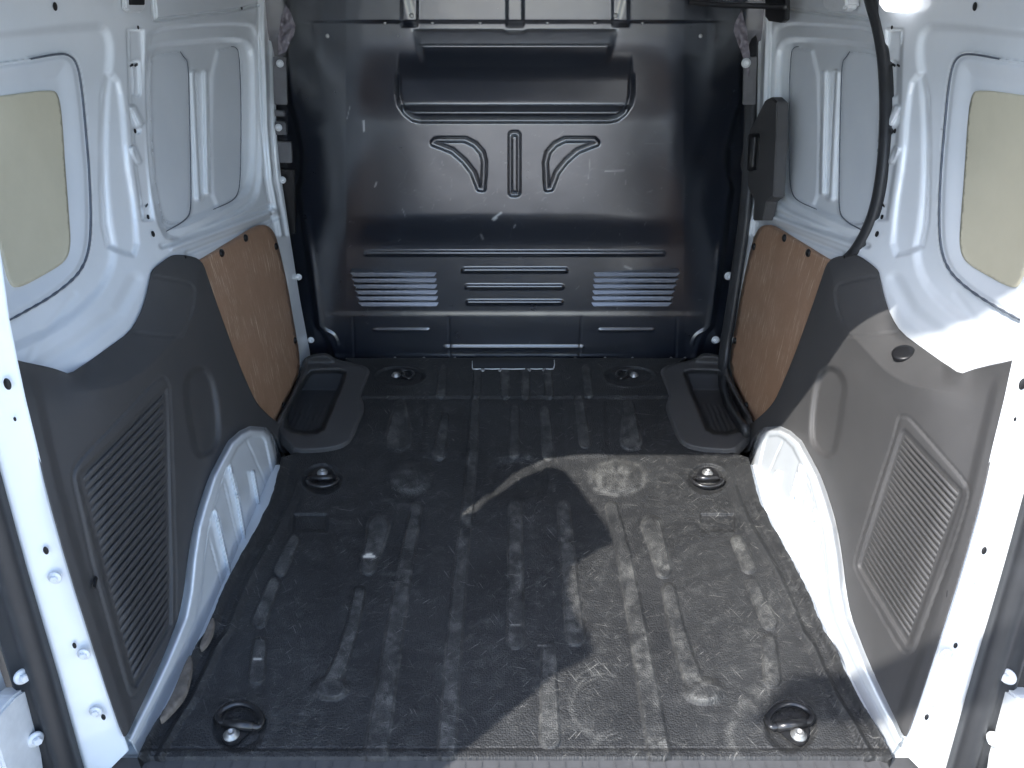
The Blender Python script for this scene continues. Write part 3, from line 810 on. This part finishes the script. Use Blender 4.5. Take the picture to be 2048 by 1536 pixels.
    link("threshold_plate", prism("threshold_plate", pl, (0, 0, .004), 'black_plastic', .001), b)
    for a, c in ((945, 962), (969, 1000), (1003, 1050), (1061, 1085), (1092, 1107)):
        cm = sweep("chipped_edge", [on_z(a, 737.6, .0185), on_z((a + c) / 2, 738.2, .0185), on_z(c, 737.6, .0185)], circ(.0016, 6), 'white_bolt')
        link("chipped_edge", cm, b)
    link("chipped_edge", sweep("chipped_edge", [on_z(1108.5, 720, .016), on_z(1109, 729, .016), on_z(1107.5, 736, .016)], circ(.0014, 6), 'white_bolt'), b)
    link("chipped_edge", sweep("chipped_edge", [on_z(944.5, 722, .016), on_z(944.5, 736, .016)], circ(.0012, 6), 'white_bolt'), b)
    for x in (965, 1001, 1057, 1089): 
        o = link("bolt", RIVET, b); aim(o, on_z(x, 741, .012), (0, 0, 1)); o.scale = (1.8, 1.8, 1.5)
    # wiring film poking out beside the top corners
    for sd, pts in ((-1, [(571,8),(582,26),(591,52),(588,70),(580,84),(572,104),(557,110),(556,80),(561,40)]), (1, [(577,20),(590,45),(593,62),(584,88),(572,120),(562,160),(560,110),(566,60)])):
        fm, P2 = patch("wrinkled_film", pts, 3.0, lambda a, c: on_y(a, c, 2.405 + .018 * fbm(a / 9.0, c / 14.0, 31, 4)), 'foil', s=sd)
        link("wrinkled_film", fm, b)
    return b
make_bulkhead()

# ------------------------------------------------------------------ floor pan, rubber mat
me = raw_mesh("floor_pan", [(-.70, .93, -.014), (.70, .93, -.014), (.70, 1.80, -.014), (.43, 1.80, -.014), (.43, 2.5, -.014), (-.43, 2.5, -.014), (-.43, 1.80, -.014), (-.70, 1.80, -.014)], [[0, 1, 2, 3, 4, 5, 6, 7]], 'white', False)
link("floor_pan", me, van)

ML = A([(716,690),(735,722),(760,716),(800,704),(850,690),(880,676),(897,650),(903,600),(915,563),(945,556),(962,552),(1000,540),(1040,521),(1058,512),(1100,487),(1150,459),(1190,441),(1222,428),(1240,421),(1262,412),(1282,396),(1300,386),(1330,374),(1362,358),(1395,343),(1450,307),(1490,285),(1514,274)])
RIBS = [  # centre line, half widths, height
 ([(833,1015),(815,1110),(790,1260),(752,1502)], 11, 23, .007),
 ([(950,800),(946,900),(936,1010),(925,1100),(908,1290),(893,1502)], 8, 18, .006),
 ([(1030,1012),(1031,1280)], 13, 17, .007),
 ([(1096,1297),(1101,1478)], 13, 20, .006),
 ([(1127,1014),(1136,1120),(1151,1272)], 12, 19, .006),
 ([(1223,1016),(1248,1110),(1278,1270),(1318,1502)], 12, 22, .007),
 ([(757,1052),(748,1092),(736,1134)], 22, 15, .008),
 ([(719,1184),(706,1250),(683,1320),(664,1360)], 11, 15, .009),
 ([(1303,1052),(1315,1092),(1327,1140)], 20, 15, .008),
 ([(1338,1180),(1352,1250),(1372,1318),(1392,1368)], 13, 18, .009),
 ([(588,1080),(560,1138)], 11, 14, .006), ([(548,1166),(518,1240)], 12, 15, .007), ([(520,1286),(512,1352)], 13, 16, .008),
 ([(1474,1082),(1498,1132)], 11, 14, .006), ([(1504,1168),(1540,1244)], 12, 15, .007), ([(1538,1284),(1545,1358)], 14, 17, .008),
 ([(1030,818),(1028,905)], 8, 11, .005), ([(1090,822),(1097,908)], 9, 12, .005), ([(1158,800),(1170,885)], 9, 11, .005), ([(1258,812),(1262,880)], 11, 20, .005),
 ([(890,830),(878,908)], 7, 12, .005), ([(800,812),(796,876)], 12, 26, .005),
 ([(885,738),(882,788)], 8, 8, .006), ([(955,744),(953,790)], 8, 8, .006), ([(1010,744),(1010,790)], 8, 8, .006), ([(1050,744),(1052,790)], 8, 8, .006), ([(1095,744),(1099,790)], 8, 8, .006), ([(1172,738),(1178,788)], 8, 8, .006),
]
DOMES = [((822,956),46,34,.007), ((1234,956),58,36,.007), ((662,1376),40,26,.010), ((1408,1382),44,28,.010), ((737,1132),18,16,.004), ((1327,1140),18,16,.004)]
PITS = [  # recessed pads: box, depth
 ((586,1027,656,1064),.006), ((1400,1027,1470,1064),.006),
]
RPOCK = [((478,1452),56,56,.010), ((1582,1452),56,56,.010), ((645,958),42,32,.009), ((1415,958),42,32,.009), ((800,752),54,20,.010), ((1260,752),54,20,.010)]
def mat_height(px, py):
    Z = np.full(px.shape, .006); wear = np.zeros_like(px)
    for pts, h0, h1, h in RIBS:
        L = len(pts) - 1; best = np.full(px.shape, 9.0)
        y0, y1 = pts[0][1], pts[-1][1]
        hw = np.clip((py - y0) / (y1 - y0), 0, 1) * (h1 - h0) + h0
        d = line_d(px, py, pts) / hw
        Z = np.maximum(Z, .006 + h * .8 * ss(1.18, .82, d)); wear = np.maximum(wear, .26 * ss(1.0, .75, d))
        wear = np.maximum(wear, .24 * np.exp(-((d - 1.02) / .12) ** 2) * (px > CX - 300))
    for (cx, cy), a, b, h in DOMES:
        d = np.hypot((px - cx) / a, (py - cy) / b)
        Z = np.maximum(Z, .006 + h * ss(1.1, .55, d)); wear = np.maximum(wear, .30 * ss(1.05, .6, d))
    for (x0, y0, x1, y1), h in PITS:
        d = np.maximum(np.abs(px - (x0 + x1) / 2) - (x1 - x0) / 2 + 6, np.abs(py - (y0 + y1) / 2) - (y1 - y0) / 2 + 6)
        Z = Z - h * ss(7, 1, d)
    # broad dished well in the middle of the floor
    w = poly_sdf(px, py, chaikin([(985,915),(1080,915),(1092,950),(1090,985),(1060,992),(1030,988),(1000,996),(976,1000),(972,985)], 2))
    Z = Z - .010 * ss(8, -14, w)
    # the raised outer fields of the floor pan
    for sd in (-1, 1):
        x = CX + (px - CX) * (-sd)
        Z = Z + .004 * ss(6, -6, poly_sdf(x, py, [(852,802),(930,802),(925,915),(845,912)])) 
    for (cx, cy), a, b, h in RPOCK:
        d = np.hypot((px - cx) / a, (py - cy) / b)
        Z = Z + .002 * np.exp(-((d - 1.0) / .14) ** 2) - h * .7 * ss(1.0, .74, d)
    # step line at the front of the mat, rolled rear hem
    Z = Z + .006 * ss(800, 790, py) + .0035 * ss(1490, 1500, py) - .004 * np.exp(-((py - 1497) / 3.0) ** 2)
    x0 = np.interp(py, ML[:, 0], ML[:, 1]); e = np.minimum(px - x0, (2 * CX - x0) - px)
    Z = Z + .016 * ss(26, 0, e) * ss(900, 960, py) + .010 * ss(62, 40, e) * ss(920, 1000, py) * ss(34, 44, e)
    Z = Z + .010 * ss(70, 0, e) * np.maximum(0, fbm(py / 60.0 + (px > CX) * 7, px * 0, 41, 3)) * ss(1150, 1230, py)
    Z = Z + .0016 * fbm(px / 70.0, py / 55.0, 13, 2)
    return Z, wear
def make_mat():
    pys = np.arange(716, 1514.1, 2.1)
    x0 = np.interp(pys, ML[:, 0], ML[:, 1])
    x0 = x0 + 2.0 * fbm(pys / 14.0, pys * 0, 17, 3) * (pys > 920)
    x1 = 2 * CX - x0 + 2.5 * fbm(pys / 14.0, pys * 0 + 5, 19, 3) * (pys > 920)
    t = np.linspace(0, 1, 640)
    px = x0[:, None] + (x1 - x0)[:, None] * t[None]; py = np.repeat(pys[:, None], len(t), 1)
    Z, w = mat_height(px, py)
    V = on_z(px, py, Z)
    # turned-down hem all round
    top = V[0:1].copy(); top[..., 2] -= .02
    bot = V[-1:].copy(); bot[..., 2] = -.010; bot[..., 1] = V[-1:, :, 1].mean()
    V2 = np.concatenate([top, V, bot], 0)
    lf = V2[:, 0:1].copy(); lf[..., 2] = -.012; rt = V2[:, -1:].copy(); rt[..., 2] = -.012
    V2 = np.concatenate([lf, V2, rt], 1)
    me = grid_mesh("rubber_mat", V2, 'mat')
    s1 = strokes(px, py, 120, (560,900,1560,1500), (4,30), (.5,.8), 51, (.10,.4))
    s2 = strokes(px, py, 260, (950,900,1640,1500), (2,12), (.5,1.0), 52, (.10,.5))
    s3 = strokes(px, py, 80, (760,800,1420,920), (8,26), (.5,.9), 53, (.15,.5))
    s4 = strokes(px, py, 60, (900,900,1600,1480), (30,90), (.5,.8), 54, (.12,.35))
    s3 = np.maximum(s3, s4)
    w = np.maximum.reduce([w * (.6 + .8 * (fbm(px / 26.0, py / 26.0, 61, 4) * 2.2 + .35)), s1, s2, s3])
    # scuffed arc near the hem and dust lodged by the rings
    for c, r_, st in (((1205,1410),62,.32), ((1214,1404),76,.22), ((1200,1412),54,.18)):
        d = np.abs(np.hypot(px - c[0], (py - c[1])) - r_); w = np.maximum(w, st * np.exp(-(d / 2.2) ** 2) * (px < c[0] + 30))
    w = np.maximum(w, .40 * np.exp(-((np.hypot((px - 1235) / 58, (py - 956) / 36) - .92) / .13) ** 2))
    w = np.maximum(w, .3 * np.exp(-((np.hypot((px - 1560) / 100, (py - 1470) / 90) - 1.0) / .10) ** 2) * (px < 1540))
    w = np.maximum(w, .55 * ss(.75, .4, np.hypot((px - 1416) / 42, (py - 968) / 16)))
    w = w * np.clip(.75 + 1.6 * fbm(px / 11.0, py / 9.0, 71, 3), .1, 1.4)
    # torn patches where the pale backing shows
    for pts, wd, st in (([(728,1113),(748,1113)],4.0,2.0), ([(734,1110),(742,1109)],4.5,2.0), ([(508,1318),(522,1318)],3.2,1.7), ([(1022,1250),(1040,1250)],1.6,1.3), ([(1076,1291),(1090,1291)],1.5,1.2)):
        w = np.maximum(w, st * np.exp(-(line_d(px, py, pts) / wd) ** 2))
    wf = np.zeros(V2.shape[:2]); wf[1:-1, 1:-1] = w
    add_attr(me, "wear", wf)
    o = link("rubber_mat", me)
    M['backing'] = simple('mat_backing', (.13, .11, .09), .8, var=.3, vscale=60)
    for pts in ([(428,1232),(427,1255),(417,1280),(402,1296),(398,1292),(408,1268),(419,1242)], [(383,1308),(383,1340),(372,1384),(350,1412),(322,1440),(318,1436),(344,1390),(362,1345),(376,1314)]):
        cm, _ = patch("curled_edge", chaikin(pts, 2), 3, lambda a, b: on_z(a, b, .030 + .004 * fbm(a / 9, b / 9, 5, 2)), 'backing', rim=(0, 0, -.012))
        link("curled_edge", cm, o)
    o["label"] = "worn black moulded rubber load mat lying on the van floor"; o["category"] = "floor mat"
    return o
make_mat()

# ------------------------------------------------------------------ lashing rings
def lashing(bar_l, bar_r, arc, bolt, plate, z=.004, tube=.0055, name="lashing_ring"):
    e = empty(name, van)
    b0, b1 = on_z(bar_l[0], bar_l[1], z + .010), on_z(bar_r[0], bar_r[1], z + .010)
    P = catmull([b0] + [on_z(x, y, z + .010) for x, y in arc] + [b1], 8)
    P = np.vstack([P, b1 + (b0 - b1) * .33, b1 + (b0 - b1) * .66])
    link("ring", sweep("ring", P, circ(tube, 10), 'black_metal', closed=True), e)
    c0 = b0 + (b1 - b0) * .12; c1 = b0 + (b1 - b0) * .88
    link("hinge_sleeve", sweep("hinge_sleeve", [c0, (c0 + c1) / 2, c1], circ(tube * 1.55, 12), 'black_metal'), e)
    pp = chaikin(plate, 2)
    base = A([on_z(x, y, z) for x, y in pp])
    link("base_plate", prism("base_plate", base, (0, 0, .004), 'black_metal', .0006), e)
    o = link("bolt", SOCK, e); aim(o, on_z(bolt[0], bolt[1], z + .004), (0, 0, 1)); 
    return e
for s in (-1, 1):
    m_ = lambda pts: [((2 * CX - x) if s > 0 else x, y) for x, y in pts]
    e = lashing(*m_([(441,1444),(516,1455)]), m_([(436,1432),(448,1418),(470,1409),(490,1409),(511,1418),(524,1436),(521,1450)]), m_([(463,1470)])[0], m_([(443,1449),(500,1458),(498,1470),(470,1492),(455,1494),(443,1478)]))
    e["label"] = "black lashing ring at the " + ("left" if s < 0 else "right") + " rear corner of the floor"
    e = lashing(*m_([(619,957),(672,956)]), m_([(615,962),(622,969),(640,973),(658,971),(671,965),(675,960)]), m_([(645,946)])[0], m_([(626,946),(636,936),(652,936),(664,944),(668,957),(622,957)]), tube=.005)
    e["label"] = "black lashing ring midway along the " + ("left" if s < 0 else "right") + " of the floor"
    e = lashing(*m_([(803,744),(809,754)]), m_([(805,741),(818,741),(826,746),(826,752),(818,757)]), m_([(792,751)])[0], m_([(782,748),(792,744),(806,744),(806,757),(790,759)]), tube=.0045)
    e["label"] = "black lashing ring beside the bulkhead on the " + ("left" if s < 0 else "right")

# ------------------------------------------------------------------ step wells
S_OUT = chaikin([(592,906),(640,904),(668,900),(690,893),(704,881),(716,852),(728,822),(728,808),(723,796),(728,782),(736,762),(743,746),(738,734),(722,727),(690,723),(668,716),(655,706),(640,706),(622,710),(606,718),(602,738),(598,755),(575,800),(548,846),(556,870),(575,890)], 1)
S_IN = chaikin([(630,738),(696,737),(692,758),(660,835),(645,869),(592,872),(558,850),(598,772),(616,742)], 1)
def step_fn(px, py):
    sd = poly_sdf(px, py, S_IN); so = -poly_sdf(px, py, S_OUT)
    zf = on_y(px, py, 2.30)[..., 2]                  # far wall of the well
    zw = np.maximum(-.075, np.minimum(.020, zf))
    zw = zw + .0022 * (np.sin((px + (py - 808) * .42) * .62) > .55) * ss(806, 812, py)
    Z = np.where(sd < 0, .020 + (zw - .020) * ss(0, -9, sd), .020)
    Z = Z - .012 * ss(7, 0, so)
    Z = Z + .035 * ss(728, 708, py) * ss(690, 660, px)
    Z = Z + .016 * ss(12, 4, line_d(px, py, [(606,718),(602,738),(598,755),(575,800),(548,846)])) * ss(880, 850, py)
    return on_z(px, py, Z)
for s in (-1, 1):
    me, _ = patch("step_well", S_OUT, 2.6, step_fn, 'grey', rim=(0, 0, -.022), s=s)
    link("step_well", me, van, "grey plastic step well beside the " + ("left" if s < 0 else "right") + " hardboard panel")

# ------------------------------------------------------------------ rear opening frame
IN_E = [(247,1469),(190,1300),(138,1136),(96,985),(73,885),(52,800),(36,725),(19,639),(0,498)]
OUT_E = [(164,1536),(110,1344),(50,1140),(14,1010),(-8,930),(-36,830),(-58,750),(-84,650),(-116,505)]
def frame_loop(y0, pts, top_z, top_x, rad, radz):
    P = [on_frame(x, y, y0) for x, y in pts]
    p = P[-1]; n = 10
    cx, cz = -(top_x - rad), top_z - radz
    P.append(np.array([(-top_x + p[0]) / 2, 0, (p[2] + cz) / 2]))
    for i in range(n + 1):
        a = math.pi - (math.pi / 2) * i / n
        P.append(np.array([cx + rad * math.cos(a), 0, cz + radz * math.sin(a)]))
    P = A(P); P[:, 1] = y0 + .13 * P[:, 2]
    return P
HEAD_Z = 1.20
inn = frame_loop(.915, [(258,1500)] + IN_E, HEAD_Z, .69, .085, .11)
outn = frame_loop(.890, [(178,1580)] + OUT_E, HEAD_Z + .075, .77, .16, .19)
def strip(name, rows, mat):
    V = np.stack(rows, 1)                  # n x k x 3
    full = np.concatenate([V, V[::-1] * np.array([-1, 1, 1])], 0)
    return grid_mesh(name, full, mat)
back = CAMV + (inn - CAMV) * 1.045; back[:, 0] *= 1.012
lip = inn + np.array([.0, .006, 0]); lip[:, 0] += -.004
outb = outn + np.array([-.004, .02, .0])
me = strip("rear_frame", [outb, outn, outn + (inn - outn) * .12, outn + (inn - outn) * .9, inn, back], 'white')
fr = link("rear_frame", me, van, "white painted rear door frame with bolts")
nrm = np.array([0.08, -1, .10])
def on_strip(px, py):
    return on_frame(px, py, .903)
for s in (-1, 1):
    nn = nrm * np.array([1 if s < 0 else -1, 1, 1])
    for x, y in ((110,1155),(168,1308),(192,1423)):
        o = link("bolt", HEX, fr); aim(o, flip(on_frame(x, y, .900), s), nn); o.scale = (.78, .78, .8)
    for x, y, k in ((92,1101,1.0),(149,1291,.8),(207,1434,.9),(15,768,1.3),(30,838,.5)):
        o = link("hole", HOLE, fr); aim(o, flip(on_frame(x, y, .9005), s), nn); o.scale = (.62 * k, 1.1 * k, 1)
# rubber weather strip round the opening
seal_path = (outn + np.array([-.022, -.012, 0])); seal_path[10:, 2] += .02
sp = np.vstack([seal_path[:1] + np.array([-.004, -.01, -.12]), seal_path]); sp = catmull(sp, 5)
prof = [(-.032,-.006),(-.034,.008),(-.024,.016),(-.012,.012),(-.004,.014),(.004,.022),(.018,.024),(.028,.014),(.031,-.004)]
for s in (-1, 1):
    P = flip(sp, s)
    link("door_seal", sweep("door_seal", P, prof if s < 0 else [(-a, b) for a, b in prof], 'seal', up=(0, -1, .1)), van, "black rubber weather strip round the " + ("left" if s < 0 else "right") + " of the rear opening")

# plastic scuff strip along the sill
y_s = float(on_z(1030, 1511, .0)[1])
me = box_mesh("sill_trim", (-.665, y_s - .16, -.05), (.665, y_s - .002, .001), 'sill', .004)
sl = link("sill_trim", me, van, "grey plastic scuff strip with short tread ribs along the rear sill")
TR = box_mesh("tread_rib", (-.0016, -.011, 0), (.0016, .011, .0022), 'sill', .0008)
for i in range(45):
    x = -.60 + i * 1.2 / 44
    o = link("tread_rib", TR, sl); o.location = (x, y_s - .024, .0006); o.rotation_euler = (0, 0, R(4) * (-x))
bm_me = box_mesh("rear_bumper", (-.84, .66, -.42), (.84, y_s - .165, -.06), 'grey', .02)
link("rear_bumper", bm_me, van)

# ------------------------------------------------------------------ rear doors, hinges, roof and outer body
def floor_to_door(x, y, X):
    z = (x + X) / SUN.x
    return (-X, y - SUN.y * z, z)
DX = .775
shadow = [(-.10,.92),(-.06,.96),(.09,1.11),(.135,1.135),(.155,1.16),(.150,1.20),(.125,1.26),(.118,1.32),(.127,1.39),(.165,1.43),(.225,1.475),(.215,1.53),(.18,1.625),(.148,1.71),(.128,1.75),(.10,1.765),(.06,1.75),(.02,1.718),(-.03,1.655),(-.075,1.58)]  # unseen door's edge worked back from its shadow; hump added to cast it
top = [floor_to_door(x, y, DX) for x, y in shadow]
left_prof = [(-DX, .27, -.05)] + top + [(-DX, .90, 1.06), (-DX, .935, .98), (-DX, .925, .5), (-DX, .90, -.05)]
dl = link("rear_door", prism("rear_door", left_prof, (-.016, 0, 0), 'white', .002), van, "white rear door folded back on the left of the opening")
right_prof = [(DX, .30, -.05), (DX, .28, .6), (DX, .33, 1.10), (DX, .40, 1.20), (DX, .80, 1.20), (DX, .88, 1.05), (DX, .85, .5), (DX, .85, -.05)]
dr = link("rear_door", prism("rear_door", right_prof, (.045, 0, 0), 'white', .004), van, "white rear door folded back on the right of the opening")
for s in (-1, 1):
    hx = .735
    hinge = empty("door_hinge", van); hinge["label"] = "white cast door hinge low on the " + ("left" if s < 0 else "right") + " rear corner"
    for zz in (.05,):
        P = flip(A([on_x(-20,1448,hx), on_x(30,1392,hx), on_x(58,1372,hx), on_x(72,1420,hx), on_x(84,1500,hx), on_x(92,1560,hx), on_x(20,1570,hx)]), s)
        link("hinge_arm", prism("hinge_arm", P, ((-.035 if s < 0 else .035), 0, 0), 'white_bolt', .004), hinge)
        for x, y in ((44,1352),(70,1478)):
            o = link("bolt", HEX, hinge); aim(o, flip(on_x(x, y, hx - .004), s), ((.8 if s < 0 else -.8), -.6, .1)); o.scale = (1, 1, 1.3)
    jb = flip(A([(-.70,.945,-.3),(-.70,1.06,.92),(-.86,1.04,.92),(-.86,.93,-.3)]), s)
    link("door_jamb", prism("door_jamb", jb, (0, .02, 0), 'seal', .0), van)
    sk = flip(A([(-.88,.92,-.30),(-.90,.92,.30),(-.885,.95,.75),(-.82,1.0,1.18),(-.70,1.04,1.33),(-.69,1.04,1.31),(-.80,1.0,1.16),(-.865,.95,.74),(-.88,.92,.30),(-.86,.92,-.30)]), s)
    link("outer_panel", prism("outer_panel", sk, (0, 2.4, 0), 'white', .0), van)
roof = A([(-.74, 1.045, HEAD_Z + .075), (.74, 1.045, HEAD_Z + .075), (.74, 1.075, 1.33), (-.74, 1.075, 1.33)])
link("roof_panel", prism("roof_panel", [(-.75,1.05,1.30),(.75,1.05,1.30),(.75,3.3,1.30),(-.75,3.3,1.30)], (0, 0, .06), 'white', .004), van)
link("roof_header", prism("roof_header", [(-.72,1.062,HEAD_Z+.035),(.72,1.062,HEAD_Z+.035),(.72,1.085,1.302),(-.72,1.085,1.302)], (0, .06, 0), 'white', .004), van)
link("front_wall", prism("front_wall", [(-.9,3.25,-.3),(.9,3.25,-.3),(.9,3.25,1.3),(-.9,3.25,1.3)], (0, .05, 0), 'void'), van)
link("underbody", prism("underbody", [(-.86,.93,-.16),(.86,.93,-.16),(.86,3.3,-.16),(-.86,3.3,-.16)], (0, 0, -.05), 'void'), van)

# ------------------------------------------------------------------ right-hand sliding door seal, latch cover, roof fittings
def rx(px): return 2 * CX - px
SEALR = [(1722,-60),(1738,0),(1752,50),(1763,110),(1768,180),(1768,260),(1762,340),(1750,410),(1730,465),(1706,505),(1686,524)]
P = []
for x, y in SEALR:
    l = rx(x); X0 = float(WALL(A([l]), A([y]))[0]) - .003
    P.append(flip(on_x(l, y, X0), 1))
P = catmull(P, 6)
link("sliding_door_seal", sweep("sliding_door_seal", P, [(-.013,-.012),(-.0135,.001),(-.010,.0055),(.002,.0065),(.010,.004),(.012,-.012)], 'seal', up=(-1, -.3, 0)), van, "black rubber seal curving down the sliding door opening on the right")
SEALF = [(1505,-80),(1504,60),(1502,200),(1498,330),(1489,440),(1478,520),(1463,620),(1450,700),(1447,760),(1455,800),(1471,832),(1494,862)]
P = []
for x, y in SEALF:
    l = rx(x); X0 = np.interp(y, [-80, 0, 300, 480, 600, 700, 760, 858], [.655, .655, .652, .648, .640, .632, .622, .600])
    P.append(flip(on_x(l, y, X0), 1))
P = catmull(P, 6)
link("sliding_door_seal", sweep("sliding_door_seal", P, [(-.016,-.006),(-.018,.006),(-.007,.011),(.003,.009),(.011,.012),(.018,.005),(.018,-.005)], 'seal', up=(-.75, -.6, 0)), van, "black rubber seal between bulkhead and brown board on the right")
def plate_on(pts, X, thick, mat, name, bev=.003):
    Q = flip(A([on_x(rx(x), y, X) for x, y in pts]), 1)
    return prism(name, Q, (thick, 0, 0), mat, bev)
lc = link("latch_cover", plate_on([(1530,200),(1542,194),(1553,204),(1552,282),(1546,394),(1533,404),(1525,441),(1505,441),(1508,402),(1484,348),(1480,330),(1490,266),(1499,262)], .648, .030, 'grey', "latch_cover"), van, "dark grey sliding door latch cover beside the bulkhead")
link("handle_recess", plate_on([(1495,268),(1517,266),(1518,275),(1512,340),(1488,344),(1486,335)], .645, .006, 'black_plastic', "handle_recess", .002), lc)
link("handle_bar", plate_on([(1503,274),(1509,274),(1504,334),(1498,334)], .641, .004, 'grey', "handle_bar", .0015), lc)
def wall_box(pts, off, thick, mat, name, s=1, parent=van, label=None, bev=.003):
    Q = []
    for x, y in pts:
        l = rx(x) if s > 0 else x
        Q.append(on_x(l, y, float(WALL(A([l]), A([y]))[0]) - off))
    return link(name, prism(name, flip(A(Q), s), (thick * s, 0, 0), mat, bev), parent, label)
wall_box([(1643,-40),(1692,-40),(1692,14),(1684,23),(1650,22),(1645,14)], .03, .03, 'white_bolt', "roof_bracket", 1, van, "white roof bracket at the top right", .006)
lamp = wall_box([(1756,-60),(1812,-60),(1809,16),(1800,26),(1766,23),(1757,12)], .022, .02, 'lamp', "load_lamp", 1, van, "bright rectangular load lamp at the top right", .004)
wall_box([(1530,-30),(1572,-30),(1570,40),(1562,46),(1536,42),(1530,34)], .035, .012, 'black_metal', "track_bracket", 1, van, None, .002)
Pt = [flip(on_x(rx(x), y, .66), 1) for x, y in ((1370,-6),(1450,2),(1530,8),(1572,10))]
Pt = [on_y(1380, 4, 2.33), on_y(1450, 10, 2.26), on_y(1530, 12, 2.20), on_y(1575, 14, 2.14)]
link("door_track", sweep("door_track", catmull(Pt, 6), [(-.005,-.006),(-.005,.006),(.005,.006),(.005,-.006)], 'black_metal'), van, "black sliding door track rail at the top right")
sb = wall_box([(252,-50),(294,-50),(292,18),(286,26),(258,25),(252,18)], .010, .010, 'white_bolt', "lamp_socket", -1, van, "white bracket with dark socket at the top left", .004)
wall_box([(260,-40),(290,-40),(290,10),(261,10)], .0125, .004, 'void', "socket_opening", -1, sb, None, .001)

# ------------------------------------------------------------------ unseen post behind the camera, added to shade the right rear corner and wall
sg = empty("shadow_post", loc=(-.60, -.56, GZ)); sg["category"] = "shadow caster"; sg["label"] = "added grey post, unseen, with a round and a narrow plate casting shade into the van"
link("shadow_pole", raw_mesh("shadow_pole", *(lambda n: ([(.025 * math.cos(2 * math.pi * i / n), .025 * math.sin(2 * math.pi * i / n), z) for z in (0, 4.75) for i in range(n)], [[i, (i + 1) % n, n + (i + 1) % n, n + i] for i in range(n)] + [list(range(n, 2 * n))]))(14), 'steel'), sg)
link("shadow_narrow_plate", prism("shadow_narrow_plate", [(-.58, -.03, 3.13), (.03, -.03, 3.13), (.03, -.03, 3.30), (-.58, -.03, 3.30)], (0, -.004, 0), 'felt', .0), sg)
link("shadow_round_plate", prism("shadow_round_plate", [(-.375 + .38 * math.cos(2 * math.pi * i / 40), -.03, 4.535 + .38 * math.sin(2 * math.pi * i / 40)) for i in range(40)], (0, -.004, 0), 'felt', .0), sg)
